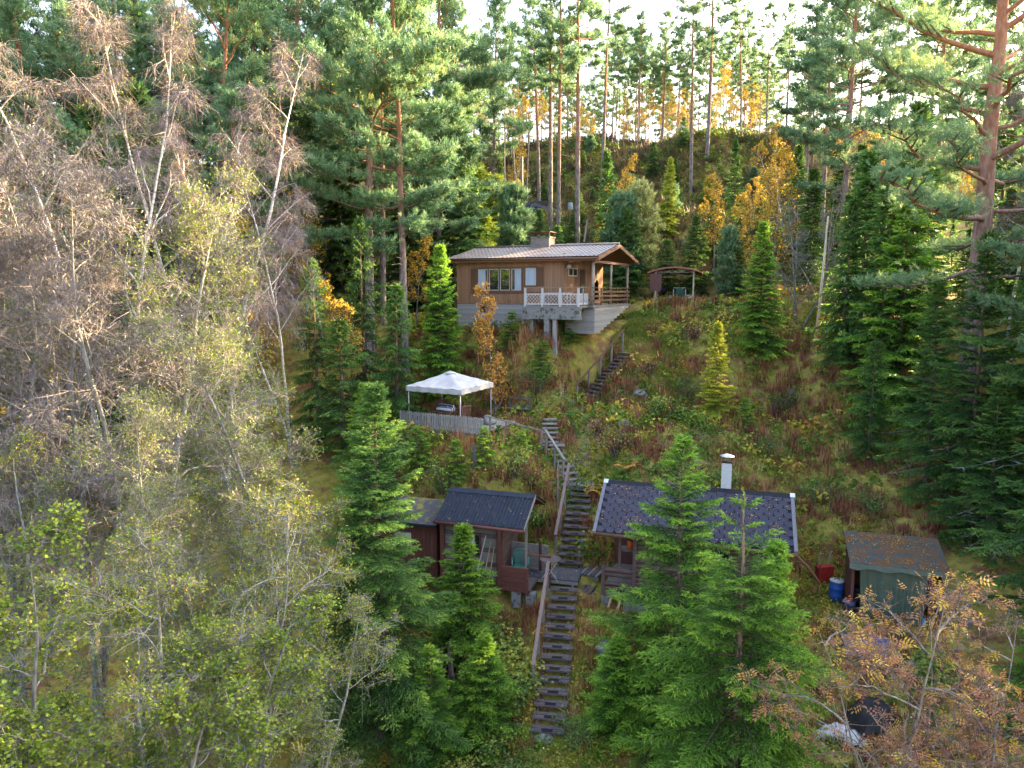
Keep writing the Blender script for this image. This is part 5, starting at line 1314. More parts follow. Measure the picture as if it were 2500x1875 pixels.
# ------------------------------------------------------------------ planting
K = 2500 / 2212.0
_pr = random.Random(11)
def spot(dx, y):
    px = dx * K; x = 0.0
    for _ in range(5):
        z = tz(x, y) - EYE; x = (px - 1250) / FPX * (y * _c - z * _s)
    return Vector((x, y, tz(x, y)))
ORD = ['first', 'second', 'third', 'fourth', 'fifth', 'sixth', 'seventh', 'eighth', 'ninth', 'tenth', 'eleventh', 'twelfth', 'thirteenth', 'fourteenth', 'fifteenth', 'sixteenth', 'seventeenth', 'eighteenth', 'nineteenth', 'twentieth']
def ordn(i): return 'fifty-' + ORD[i - 50] if 50 <= i < 59 else 'sixty-' + ORD[i - 60] if 60 <= i < 69 else 'seventy-' + ORD[i - 70] if 70 <= i < 79 else 'eighty-' + ORD[i - 80] if 80 <= i < 89 else 'ninety-' + ORD[i - 90] if 90 <= i < 99 else {59: 'sixtieth', 69: 'seventieth', 79: 'eightieth', 89: 'ninetieth', 99: 'hundredth'}[i] if i > 58 else ORD[i] if i < 20 else ('twenty-' + ORD[i - 20] if i < 29 else 'thirty-' + ORD[i - 30] if 29 < i < 39 else 'forty-' + ORD[i - 40] if 39 < i < 49 else {29: 'thirtieth', 39: 'fortieth', 49: 'fiftieth'}.get(i, 'fifty-' + ORD[max(0, i - 50) % 20]))
def plant(pr, name, label, cat, dx, y, top=None, h=None, sxy=1.0, rz=None, group=None, lean=(0, 0), sink=0.0):
    tm, cm, H = pr; p = spot(dx, y)
    if h is None: h = at_y(dx * K, top * K, y).z - p.z
    s = h / H
    p.z -= sink
    t = thing(name, label, cat, p, _pr.uniform(0, 6.28) if rz is None else rz, group)
    t.rotation_euler = (lean[0] + _pr.gauss(0, .012), lean[1] + _pr.gauss(0, .012), t.rotation_euler[2]); t.scale = (s * sxy, s * sxy, s)
    if tm: link(bpy.data.objects.new('trunk', tm), t)
    link(bpy.data.objects.new('crown' if tm else 'foliage', cm), t)
    return t
# ---- shared tree shapes
SN = [lambda: make_spruce(1, 9.5, 2.05, 2, M_spruce_d, clear=.1, leader=1.0, nb=8, wsp=.25), lambda: make_spruce(2, 8.5, 2.6, 2, clear=.02, sparse_top=.22, wsp=.27, nb=5, leader=.5), lambda: make_spruce(3, 8.0, 2.4, 2, clear=.02, wsp=.27, nb=5)]
SM = [lambda: make_spruce(11, 8, 2.15, 1, clear=.03), lambda: make_spruce(12, 11, 2.8, 1, M_spruce_d, dead=.5, clear=.03, nb=5), lambda: make_spruce(13, 8, 1.7, 1, M_spruce_y, clear=.04, leader=.5), lambda: make_spruce(14, 9, 2.0, 1, M_spruce_d, clear=.1, nb=4, wsp=.36, weep=.4, droop=1.5, power=.7)]
SF = [lambda: make_spruce(21, 12, 2.3, 0, M_spruce_d), lambda: make_spruce(22, 14, 2.2, 0, M_spruce_d, nb=5), lambda: make_spruce(23, 6, 1.75, 1, M_spruce_d, nb=5, wsp=.42), lambda: make_spruce(24, 12, 2.5, 1, M_spruce_d, weep=.45, droop=1.6, nb=4, wsp=.34, power=.7)]
ys = None
def ysp(): return proto('ys', lambda: make_spruce(25, 2.4, .85, 2, M_spruce, clear=.02, wsp=.85, nb=5, leader=.4))
def sn(i): return proto(('sn', i), SN[i])
def sm(i): return proto(('sm', i), SM[i])
def sf(i): return proto(('sf', i), SF[i])
PI = {'low': lambda: make_pine(31, 20, .28, 4.9, 1, 44, r0=.25), 'low2': lambda: make_pine(32, 20, .34, 4.2, 1, 40, r0=.24, lean=.4), 'near': lambda: make_pine(33, 20, .36, 5.2, 2, 40, bark=M_pinebark2, r0=.4, dead=12),
      'tall': lambda: make_pine(34, 24, .5, 2.9, 1, 30, r0=.22, dead=16), 'tall2': lambda: make_pine(35, 24, .56, 2.5, 1, 26, r0=.2, lean=-.3, dead=16), 'mid': lambda: make_pine(36, 18, .3, 3.1, 1, 40, bark=M_pinebark2, r0=.2),
      'far': lambda: make_pine(37, 20, .42, 2.3, 0, 26, r0=.14, dead=10), 'far2': lambda: make_pine(38, 20, .6, 1.9, 0, 18, r0=.12, dead=12, lean=.3), 'broad': lambda: make_pine(39, 17, .25, 4.0, 1, 46, r0=.24, lean=-.5),
      'young': lambda: make_pine(40, 5, .08, 1.25, 1, 34, r0=.05, dead=0), 'young_sunlit': lambda: make_pine(41, 5, .06, 1.2, 1, 36, M_pine_sunlit, r0=.05, dead=0)}
def pi(k): return proto(('pine', k), PI[k])
BR = {'alder_near': lambda: make_broad(51, 11, 2, .3, .15, .1, 12, 9, 9, 6, .4, .5, .8, .25, .24, 2.1, .064, LF_OV, M_alder, M_twig_grey, M_alderbark, .26, .008, tint=(0, 1), ttint=(.2, 1), fade=([0, .6, 1], [1, 1, .65])),
      'alder_red': lambda: make_broad(52, 16, 1, .1, .15, .13, 20, 11, 9, 5, .3, .5, .75, .4, .2, 2.0, .072, LF_OV, M_alder_r, M_twig_red, M_alderbark, .42, .006, tint=(0, .68), ttint=(0, 1), catkin=.25, fade=([0, .6, 1], [1.2, 1, .6])),
      'alder_bare': lambda: make_broad(53, 15, 2, .16, .2, .12, 15, 9, 10, 8, .32, .5, .75, .4, .26, .12, .065, LF_OV, M_alder_r, M_twig_red, M_alderbark, .45, .007, ttint=(0, .9), catkin=.25),
      'alder_green': lambda: make_broad(54, 8, 3, .35, .1, .09, 10, 8, 9, 6, .4, .42, .5, .3, .22, 2.6, .052, LF_ROUND, M_alder, M_twig_grey, M_alderbark, .24, .008, tint=(0, .78), ttint=(.2, .9)),
      'birch': lambda: make_broad(55, 18, 2, .05, .4, .095, 14, 9, 9, 5, .2, .5, .9, 1.1, .1, .1, .045, LF_OV, M_gold, M_twig_birch, M_birchbark, .5, .0055, droop=.3, ttint=(.1, .9)),
      'birch2': lambda: make_broad(56, 16, 2, .1, .4, .07, 14, 8, 9, 6, .26, .5, .75, .9, .12, .12, .045, LF_OV, M_gold, M_twig_birch, M_birchbark, .45, .0055, droop=.35, ttint=(.1, .9)),
      'bare': lambda: make_broad(57, 8, 3, .16, .2, .07, 9, 6, 4, 2, .3, .5, .6, .8, .13, 0, .04, None, None, M_twig_grey, M_alderbark, .3, .009, ttint=(.4, 1)),
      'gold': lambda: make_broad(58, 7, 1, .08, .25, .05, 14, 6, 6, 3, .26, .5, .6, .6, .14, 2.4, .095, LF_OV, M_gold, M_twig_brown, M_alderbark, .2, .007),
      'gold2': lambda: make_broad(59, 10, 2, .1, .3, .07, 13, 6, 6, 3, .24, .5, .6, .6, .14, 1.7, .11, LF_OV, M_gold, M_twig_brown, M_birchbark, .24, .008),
      'orange': lambda: make_broad(60, 4.6, 1, .04, .08, .035, 15, 5, 5, 3, .24, .5, .6, .5, .14, 2.6, .1, LF_OV, M_orange_lf, M_twig_brown, M_alderbark, .16, .006, tint=(.2, 1)),
      'rowan': lambda: make_broad(61, 6.5, 3, .28, .2, .035, 9, 6, 5, 3, .42, .45, .6, .35, .2, .5, .15, LF_PIN, M_rowan, M_twig_brown, M_alderbark, .22, .007, ttint=(.1, .9), leafdir=.3)}
def br(k): return proto(('br', k), BR[k])

# ---- foreground spruces
plant(sn(0), 'spruce_tree', 'tall dark green spruce left of the tin-roofed shed', 'spruce', 823, 20.4, 832, rz=.5, sxy=1.15)
plant(sm(0), 'spruce_tree', 'spruce standing directly in front of the tin-roofed shed wall', 'spruce', 1000, 22.4, 1135, sxy=1.15)
plant(sn(2), 'spruce_tree', 'broad low spruce below the dead snag, left of the yellow bush', 'spruce', 935, 19.6, 1395, sxy=1.2, rz=1.0)
plant(sm(0), 'spruce_tree', 'small spruce between the snag and the lowest flight of stairs', 'spruce', 1050, 20.2, 1375, sxy=1.4, rz=2.1)
plant(sn(2), 'spruce_tree', 'bright green pointed spruce in front of the middle of the sauna roof', 'spruce', 1452, 20.3, 945, sxy=1.08, rz=2.5)
plant(sn(1), 'spruce_tree', 'wide bright spruce at the bottom edge with a sparse bare-stemmed top', 'spruce', 1578, 16.6, 1068, rz=.6, sxy=1.18)
plant(sm(0), 'spruce_tree', 'thin second spruce top just right of the sparse bare-stemmed one', 'spruce', 1640, 17.6, 1172, sxy=.8, rz=1.6)
plant(sm(0), 'spruce_tree', 'small spruce beside the right edge of the lowest flight', 'spruce', 1325, 20.0, 1370, sxy=1.5, rz=.2)
plant(sn(2), 'spruce_tree', 'dark spruce cut by the right edge of the photograph, below the shelter', 'spruce', 2232, 19.0, 1225, sxy=.85, rz=3)
plant(sf(2), 'spruce_tree', 'dark little spruce under the rowan near the bottom edge', 'spruce', 1985, 15.3, 1530, sxy=1.0)
# ---- spruces of the right-hand wood
plant(sm(1), 'spruce_tree', 'tall spruce whose top stands in front of the thick red pine trunk at right', 'spruce', 2085, 27.0, 500, sxy=.78, rz=1)
plant(sm(1), 'spruce_tree', 'spruce with lichen-white dead branches left of the thick pine at right', 'spruce', 2000, 29.5, 600, sxy=.95, rz=3.1)
plant(sm(1), 'spruce_tree', 'spruce with grey dead lower branches behind the tarpaulin shelter', 'spruce', 2130, 25.8, 820, sxy=1.15, rz=4.2)
plant(sm(1), 'spruce_tree', 'spruce at the right edge above the dark slope', 'spruce', 2235, 27.5, 660, sxy=.9, rz=5.0)
plant(sm(3), 'spruce_tree', 'narrow yellowish spruce at the upper edge of the mossy clearing', 'spruce', 1872, 32.5, 735, sxy=1.1)
plant(sm(0), 'spruce_tree', 'pointed green spruce right of the red pine trunk, over the clearing', 'spruce', 1929, 35.5, 392, sxy=.85)
plant(sm(3), 'spruce_tree', 'slim spruce with a visible stem left of the pointed green one', 'spruce', 1818, 38.5, 430, sxy=.9)
plant(sm(0), 'spruce_tree', 'yellow-green tall spruce between the red canopy and the bare grey tree', 'spruce', 1638, 41.0, 482, sxy=.85).children[1].material_slots[0].material
plant(sm(2), 'spruce_tree', 'bright yellow young spruce alone on the slope above the sauna', 'spruce', 1543, 35.6, 695, sxy=.95)
plant(ysp(), 'spruce_tree', 'small olive spruce at the foot of the bright yellow one', 'spruce', 1608, 35.0, 858, sxy=1.2)
plant(ysp(), 'spruce_tree', 'bushy low spruce beside the latticed slab on the slope', 'spruce', 1395, 33.5, 893, sxy=1.3)
plant(sm(0), 'spruce_tree', 'young spruce left of the cabin with a gold-lit tip and bare stem', 'spruce', 950, 39.3, 532, sxy=.8)
plant(ysp(), 'spruce_tree', 'bushy spruce in front of the cabin base left of the balcony', 'spruce', 1105, 39.8, 672, sxy=1.3)
plant(ysp(), 'spruce_tree', 'bushy spruce below the right end of the cabin balcony', 'spruce', 1232, 40.2, 660, sxy=1.2)
plant(ysp(), 'spruce_tree', 'dense little spruce beside the foot of the cabin stairs', 'spruce', 1172, 37.6, 735, sxy=1.4)
plant(sf(3), 'spruce_tree', 'tall weeping spruce below the big pines left of the cabin', 'spruce', 790, 37.5, 470, sxy=1.0)
plant(sm(3), 'spruce_tree', 'weeping spruce with gold-lit side next to the thick pine trunk left of the cabin', 'spruce', 858, 36.0, 615, sxy=1.3)
plant(sm(3), 'spruce_tree', 'green weeping spruce above the left end of the gazebo', 'spruce', 745, 33.5, 690, sxy=1.6)
plant(sf(3), 'spruce_tree', 'dark weeping spruce left of the gazebo, behind the alders', 'spruce', 690, 35.0, 560, sxy=1.0)
plant(sm(0), 'spruce_tree', 'green spruce rising beside the left gazebo pole', 'spruce', 800, 30.5, 830, sxy=1.1)
# ---- behind the cabin
for k, (pr_, dx, y, tp, sx, lb) in enumerate((
        (sf(0), 1310, 56, 322, .8, 'dark full spruce right of the distant stairs'), (sm(2), 1440, 57.5, 340, .8, 'gold-topped spruce on the slope behind the red canopy'),
        (sf(2), 1500, 52, 470, .9, 'small dark spruce left above the red canopy'), (sf(2), 1545, 55, 430, .9, 'dark spruce above the right side of the red canopy'), (sf(2), 1350, 53, 455, 1, 'green spruce rising over the right end of the cabin roof'),
        (sf(2), 1165, 57, 455, 1, 'dark spruce just in front of the parked car'), (sf(2), 1205, 55, 490, 1, 'small spruce behind the cabin chimney'), (sf(0), 1080, 66, 330, .7, 'narrow spruce left of the utility pole near the car'),
        (sf(2), 985, 52, 500, 1, 'spruce behind the left end of the cabin roof'), (sf(2), 1590, 50, 520, 1.1, 'spruce right behind the red canopy'), (sf(2), 1440, 52, 520, 1.1, 'spruce low behind the panel on legs'), (sf(0), 1585, 62, 300, .8, 'dark spruce at the foot of the ridge on the right'))):
    plant(pr_, 'spruce_tree', lb, 'spruce', dx, y, tp, sxy=sx)
plant(pi('young'), 'pine_sapling', 'blue-green young pine behind the cabin roof left of the chimney', 'pine', 1107, 56, 415, sxy=.9)
plant(pi('young'), 'pine_sapling', 'young pine rising behind the porch gable', 'pine', 1340, 54.5, 430, sxy=.9)
plant(pi('young_sunlit'), 'pine_sapling', 'young pine behind the cabin, needles coloured gold for sunlight', 'pine', 1380, 55, 408, sxy=.95)
plant(pi('young'), 'pine_sapling', 'blue-green young pine at the right of the red canopy', 'pine', 1570, 50, 500, sxy=.8)
jun = proto('jun', lambda: make_spruce(71, 4, 1.0, 1, M_juniper, clear=.0, wsp=.2, power=.35, leader=.2))
for k, (dx, y, tp, lb) in enumerate(((1045, 53, 472, 'rounded yellow-green juniper behind the cabin roof'), (1072, 60, 385, 'tall yellow-lit juniper behind the cabin'), (1030, 62, 360, 'upper yellow-green juniper left of the utility pole'))):
    plant(jun, 'juniper', lb, 'juniper', dx, y, tp, sxy=.9)
# ---- pines
plant(pi('low'), 'pine_tree', 'big spreading pine left of the cabin with low blue-green boughs', 'pine', 800, 42, -170, rz=1.0)
plant(pi('low2'), 'pine_tree', 'thick sun-edged pine trunk nearest the left end of the cabin', 'pine', 876, 41, -90, rz=2.2, sxy=.9)
plant(pi('tall'), 'pine_tree', 'greyish pine trunk between the two thick pines left of the cabin', 'pine', 828, 47, -100, rz=.4)
plant(pi('broad'), 'pine_tree', 'dense pine crown above the left end of the cabin', 'pine', 940, 52, -60, rz=4)
plant(pi('low2'), 'pine_tree', 'leaning red-barked pine behind the white birch tops', 'pine', 640, 49, -160, rz=.2)
plant(pi('broad'), 'pine_tree', 'pine with dark twisted boughs at the top left of centre', 'pine', 715, 54, -130, rz=5)
plant(pi('broad'), 'pine_tree', 'twisted dark pine crown against the sky left of the tall trunks', 'pine', 1065, 66, 20, rz=1.5, sxy=.85)
plant(pi('near'), 'pine_tree', 'massive red-barked pine at the right edge with long bluish boughs', 'pine', 2068, 29.5, -330, rz=2.0, lean=(0, .0))
plant(pi('mid'), 'pine_tree', 'straight orange pine trunk with blue-green boughs right of the clearing', 'pine', 1812, 47, -110, rz=3)
plant(pi('low'), 'pine_tree', 'pine filling the upper right behind the massive trunk', 'pine', 2010, 52, -80, rz=4.4, sxy=.85)
plant(pi('low2'), 'pine_tree', 'reddish pine at the far right edge behind the birch', 'pine', 2190, 42, -260, rz=2.9)
plant(pi('mid'), 'pine_tree', 'pine with full crown left of the orange trunk', 'pine', 1735, 62, -30, rz=1.3)
for k, (dx, y, tp, pr_, lb) in enumerate(((1189, 61, -130, 'tall', 'leftmost of three tall bare trunks above the cabin chimney'), (1206, 59, -110, 'tall2', 'grey middle one of three tall trunks above the cabin chimney'), (1246, 58.5, -190, 'tall', 'thick straight pine trunk left of the distant stairs'),
        (1300, 74, -120, 'tall2', 'tall purple-barked pine on the ridge left of the golden young pine'), (1165, 70, -40, 'tall2', 'slanting pine trunk left of the three tall ones'), (1492, 73, -60, 'tall', 'pale straight pine trunk on the right part of the ridge'),
        (1527, 76, -170, 'tall', 'thick grey pine trunk with high crown right of the ridge gap'), (1430, 86, 30, 'tall', 'pine with orange crown in the middle of the skyline'), (1380, 84, 60, 'tall2', 'slim pine with pale crown in the middle of the skyline'),
        (1600, 80, -30, 'tall2', 'tall grey pine at the right end of the visible ridge'), (1655, 78, 10, 'tall', 'green-crowned pine left of the white cloud gap'), (990, 70, -30, 'tall', 'pine above the left part of the cabin roof'))):
    plant(pi(pr_), 'pine_tree', lb, 'pine', dx, y, tp, rz=k * 1.3)
# ridge forest, thin trunks against the sky
rf_ = []
for k in range(100):
    dx = 950 + k * 8.2 + _pr.uniform(-8, 8); y = _pr.uniform(87, 128)
    rf_.append((dx, y, _pr.uniform(30, 210) + (y - 87) * 1.0, _pr.choice(['far', 'far2', 'far2'])))
rf_.sort()
for i, (dx, y, tp, pr_) in enumerate(rf_):
    plant(pi(pr_), 'pine_tree', 'thin ridge pine against the sky, %s from the left in the back row' % ordn(i), 'pine', dx, y, tp, group='thin pines on the skyline', sxy=_pr.uniform(.75, 1.1))
for i in range(16):
    plant(br('gold2'), 'golden_tree', 'golden tree added for backlit glow on the ridge, %s from the left' % ordn(i), 'tree', 1000 + i * 42 + _pr.uniform(-20, 20), _pr.uniform(80, 96), h=_pr.uniform(5, 9), group='golden trees added for glow on the ridge')  # golden leaves added in place of backlit pine glow
rf2 = sorted((990 + 660 * _pr.random(), _pr.uniform(82, 100), _pr.uniform(20, 160)) for k in range(38))
for i, (dx, y, tp) in enumerate(rf2):
    plant(pi('far2'), 'pine_tree', 'slim pine on the ridge crest, %s from left in front row' % ordn(i), 'pine', dx, y, tp, group='slim pines on the crest', sxy=_pr.uniform(.7, 1.0))
# background wood on both sides
bw = []
for (x0, x1, n, y0, y1, t0, t1, kinds) in ((-220, 640, 24, 40, 66, -60, 130, ('low', 'broad', 'low', 'low2', 'broad', 'f0')), (-320, 560, 12, 34, 44, 160, 440, ('f0', 'low2', 'f1')), (560, 1010, 12, 50, 76, 60, 330, ('f0', 'f1', 'f0', 'broad')),
                                           (1690, 2420, 24, 54, 86, -60, 120, ('tall', 'tall2', 'tall', 'mid')), (1800, 2420, 16, 36, 50, 200, 520, ('f0', 'f1', 'f0')), (1690, 1860, 4, 46, 54, 300, 400, ('f0', 'f1')),
                                           (2230, 2500, 4, 22, 50, 100, 400, ('f0', 'f1', 'low'))):
    for i in range(n):
        dx = x0 + (x1 - x0) * (i + _pr.random()) / n
        bw.append((dx, _pr.uniform(y0, y1), _pr.uniform(t0, t1), _pr.choice(kinds)))
bw.sort()
cn_ = {}
for (dx, y, tp, kd) in bw:
    side = 'left' if dx < 1100 else 'right'; sp = 'spruce' if kd[0] == 'f' else 'pine'
    i = cn_.get((side, sp), 0); cn_[(side, sp)] = i + 1
    plant(sf(int(kd[1])) if sp == 'spruce' else pi(kd), sp + '_tree', 'background %s in the dense %s-hand wood, %s from the left' % (sp, side, ordn(i)), sp, dx, y, tp, group='background trees of the %s-hand wood' % side, sxy=_pr.uniform(.85, 1.15))
us = []
for k in range(46):
    dx = 990 + 690 * _pr.random(); y = _pr.uniform(55, 80)
    if abs(dx - 1165) < 45 and y < 72 and y > 62: continue
    us.append((dx, y, _pr.uniform(1.2, 3.6), _pr.choice(['s', 's', 'p', 'j', 'g'])))
us.sort(); uc = {}
for (dx, y, h, kd) in us:
    nm, ct, lb, pr_ = {'s': ('young_spruce', 'spruce', 'young dark spruce', None), 'p': ('pine_sapling', 'pine', 'young pine', None), 'j': ('juniper', 'juniper', 'small juniper', None), 'g': ('golden_sapling', 'sapling', 'small golden sapling', None)}[kd]
    i = uc.get(kd, 0); uc[kd] = i + 1
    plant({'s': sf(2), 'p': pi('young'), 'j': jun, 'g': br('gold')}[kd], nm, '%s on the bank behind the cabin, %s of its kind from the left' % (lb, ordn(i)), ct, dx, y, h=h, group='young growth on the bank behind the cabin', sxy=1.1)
# the same wood goes on beyond the right edge of the picture
for i, (x_, y_, h_, kd) in enumerate(((17.5, 21, 13, 1), (20, 25, 16, 0), (23.5, 28.5, 17, 1), (27, 33, 18, 0), (31, 30, 17, 1), (25.5, 23.5, 17, 0), (35, 37, 19, 1), (21, 18.5, 15, 1), (39, 34, 18, 0), (32, 25, 18, 1))):
    plant(sm(1), 'spruce_tree', 'dark spruce of the wood beyond the right edge, %s by distance from the shore' % ordn(i), 'spruce', (x_ / (y_ * _c + 11 * _s) * FPX + 1250) / K, y_, h=h_, group='spruces beyond the right edge')
# ---- birches and other leaf trees
plant(br('birch'), 'birch_tree', 'white birch at upper left with long forked leaning stems', 'birch', 285, 28, -190, rz=3.4, lean=(0, -.05))
plant(br('birch'), 'birch_tree', 'white-stemmed birch rising behind the alder left of the gazebo', 'birch', 515, 29, -170, rz=1.2, lean=(0, -.05))
plant(br('birch2'), 'birch_tree', 'slim birch with peeling trunk nearest the weeping spruces', 'birch', 640, 33, 220, rz=2.2, lean=(0, -.06))
plant(br('birch2'), 'birch_tree', 'slim leaning birch between the two white birches at upper left', 'birch', 300, 26, 640, rz=.2, lean=(0, -.03))
plant(br('birch'), 'birch_tree', 'white birch trunk behind the massive pine at the right edge', 'birch', 2150, 35, -60, rz=5.2, lean=(0, .05))
plant(br('bare'), 'bare_tree', 'leafless grey multi-stemmed tree right of the yellow-green spruce', 'tree', 1722, 43, 410, rz=1)
plant(br('bare'), 'bare_tree', 'leafless brown thicket tree behind the pale dead trunk', 'tree', 1775, 46, 380, rz=4)
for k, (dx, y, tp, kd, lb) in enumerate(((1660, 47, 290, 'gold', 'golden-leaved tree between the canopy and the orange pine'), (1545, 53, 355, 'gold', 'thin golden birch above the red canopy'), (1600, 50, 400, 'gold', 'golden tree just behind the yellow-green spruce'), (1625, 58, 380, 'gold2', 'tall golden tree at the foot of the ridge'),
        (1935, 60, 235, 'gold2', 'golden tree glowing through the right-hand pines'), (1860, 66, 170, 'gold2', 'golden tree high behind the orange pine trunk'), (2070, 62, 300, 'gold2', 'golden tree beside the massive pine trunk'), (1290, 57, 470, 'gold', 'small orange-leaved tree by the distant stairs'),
        (240, 34, 560, 'gold2', 'golden tree seen through the left alders'), (370, 33, 700, 'gold', 'small golden tree behind the birch stems at left'), (560, 36, 440, 'gold', 'golden tree in the gap left of the weeping spruce'), (1000, 62, 360, 'gold2', 'golden tree behind the pines above the cabin'), (1100, 72, 300, 'gold2', 'golden tree against the light left of the tall trunks'), (130, 30, 850, 'gold', 'small golden tree low at the far left'), (765, 36.5, 590, 'gold', 'golden sapling added for sunlight on the weeping spruces left of the cabin'), (735, 34.5, 740, 'gold', 'golden tree added for sunlit spruce boughs left of the gazebo'), (890, 44, 500, 'gold', 'golden tree added for sunlight between the thick pine and the cabin'), (700, 44, 400, 'gold2', 'golden tree added for sunlight behind the leaning red-barked pine'), (1340, 62, 330, 'gold', 'golden tree added for sunlight between the ridge and the young pine'), (1135, 64, 380, 'gold', 'golden tree added for sunlight left of the three tall trunks'), (1700, 56, 260, 'gold2', 'tall golden tree left of the orange pine trunk'), (1990, 50, 330, 'gold2', 'golden tree between dark spruces at right'))):  # several golden trees are added in place of sunlight on spruce boughs
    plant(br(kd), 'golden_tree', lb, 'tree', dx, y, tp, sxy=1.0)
plant(br('orange'), 'maple_sapling', 'orange-leaved sapling in front of the cabin windows', 'sapling', 1062, 36.6, 600, sxy=.75, rz=1)
# ---- alders and rowan in the foreground
plant(br('alder_near'), 'alder_tree', 'nearest alder with lichened forked limbs and yellow-green leaves', 'alder', 490, 14.8, 985, rz=.7, sxy=1.0)
plant(br('alder_near'), 'alder_tree', 'low spreading alder limb reaching right under the tall dark spruce', 'alder', 640, 15.2, 1270, rz=2.9, sxy=1.05)
plant(br('alder_green'), 'alder_tree', 'green leafy alder at the lower left corner', 'alder', 110, 13.0, 1130, rz=.3, sxy=1.15)
plant(br('alder_green'), 'alder_tree', 'green alder shrub at the bottom edge between the corner and the nearest alder', 'alder', 330, 12.4, 1330, rz=2.3, sxy=1.2)
plant(br('alder_near'), 'alder_tree', 'alder with mixed green and brown leaves at the left edge', 'alder', 40, 17.5, 900, rz=4.1)
plant(br('alder_red'), 'alder_tree', 'tall reddish alder full of catkins in front of the white-stemmed birch', 'alder', 440, 22.5, 230, rz=1.1, sxy=1.05)
plant(br('alder_red'), 'alder_tree', 'reddish alder spreading towards the gazebo', 'alder', 610, 22.0, 600, rz=3.3, sxy=1.15)
plant(br('alder_bare'), 'alder_tree', 'bare grey alder with thick lichened trunk at far left', 'alder', 200, 21.5, 170, rz=2.0)
plant(br('alder_bare'), 'alder_tree', 'bare alder with purple twigs at the left edge', 'alder', 20, 23.0, 130, rz=.4)
plant(br('alder_red'), 'alder_tree', 'bushy alder between the bare grey one and the nearest alder', 'alder', 300, 18.5, 760, rz=5.1, sxy=1.1)
plant(br('rowan'), 'rowan_tree', 'rowan with orange and yellow feathered leaves at the lower right', 'rowan', 1905, 13.6, 1190, rz=.8, sxy=1.05)
plant(br('rowan'), 'rowan_tree', 'second rowan with golden leaves at the bottom right corner', 'rowan', 2090, 13.2, 1330, rz=2.8, sxy=1.1)
plant(br('alder_red'), 'alder_tree', 'alder filling the gap under the slim birch left of the weeping spruces', 'alder', 570, 26.5, 350, rz=2.1, sxy=1.1)
plant(br('alder_red'), 'alder_tree', 'olive-leaved alder behind the bare grey one at left', 'alder', 110, 26, 420, rz=4.2, sxy=1.15)
plant(br('alder_near'), 'alder_tree', 'alder with brownish leaves low beside the tall dark spruce', 'alder', 520, 18.8, 960, rz=1.9, sxy=1.0)
# dead stems
def snag(name, label, dx, y, h, r, m, lean=(0, 0), nbr=0, bl=.8, seed=1, cone=False):
    rng = np.random.default_rng(seed); p = spot(dx, y); t = thing(name, label, 'dead tree', p); t.rotation_euler = (lean[0], lean[1], 0)
    n = 10; zz = np.linspace(-.2, h, n); P = np.stack([wob(rng, n, .02), wob(rng, n, .02), zz], 1)
    link(bpy.data.objects.new('trunk', trunk_mesh('trunk', P, r * (1 - .6 * np.linspace(0, 1, n)), m, 8)), t)
    if nbr:
        g = Geo(); a = rng.uniform(0, 6.28, nbr); hh = rng.uniform(.25, .95, nbr) * h; L = rng.uniform(.5, 1.2, nbr) * bl
        p0 = np.stack([np.cos(a) * .02, np.sin(a) * .02, hh], 1); dv = np.stack([np.cos(a), np.sin(a), rng.uniform(-.7, .1, nbr)], 1)
        p1 = p0 + dv * L[:, None]; g.segs(p0, p1, np.full(nbr, .016), np.full(nbr, .005), 3, rng.random(nbr), 0)
        i = rng.integers(0, nbr, nbr * 8); f = rng.random((nbr * 8, 1)); q0 = p0[i] + (p1 - p0)[i] * f; g.ribs(q0, q0 + unit(dv[i] + rng.normal(0, .6, (len(i), 3))) * rng.uniform(.1, .4, (len(i), 1)) * bl, np.full(len(i), .014), rng, rng.random(len(i)), 0)
        link(bpy.data.objects.new('branches', g.mesh('branches', [M_twig_brown])), t)
snag('dead_snag', 'topped dead trunk with drooping bare branches in front of the tin-roofed shed', 978, 21.6, 2.6, .13, M_deadwood, nbr=46, bl=1.1, seed=3)
snag('dead_tree', 'pale peeling dead trunk leaning over the mossy clearing', 1762, 41.5, 7.2, .11, barkmat('peeled_pale_bark', (.4, .24, .12), (.5, .33, .2), (.5, .42, .32), (.62, .54, .44), 1, 4), lean=(0, .05), seed=4)
snag('dead_tree', 'thin grey dead stem above the tin-roofed shed roof', 1205, 30.2, 2.2, .05, M_deadwood, nbr=14, bl=.6, seed=5)
for k, (dx, y, h, lb) in enumerate(((1115, 66, 9, 'left thin bare stem beside the utility pole'), (1090, 63, 8, 'leaning bare stem left of the utility pole'), (1135, 72, 10, 'thin bare stem right of the utility pole'))):
    snag('dead_tree', lb, dx, y, h, .09, M_deadwood, lean=(0, .05 * (k - 1)), nbr=16, bl=.9, seed=20 + k)
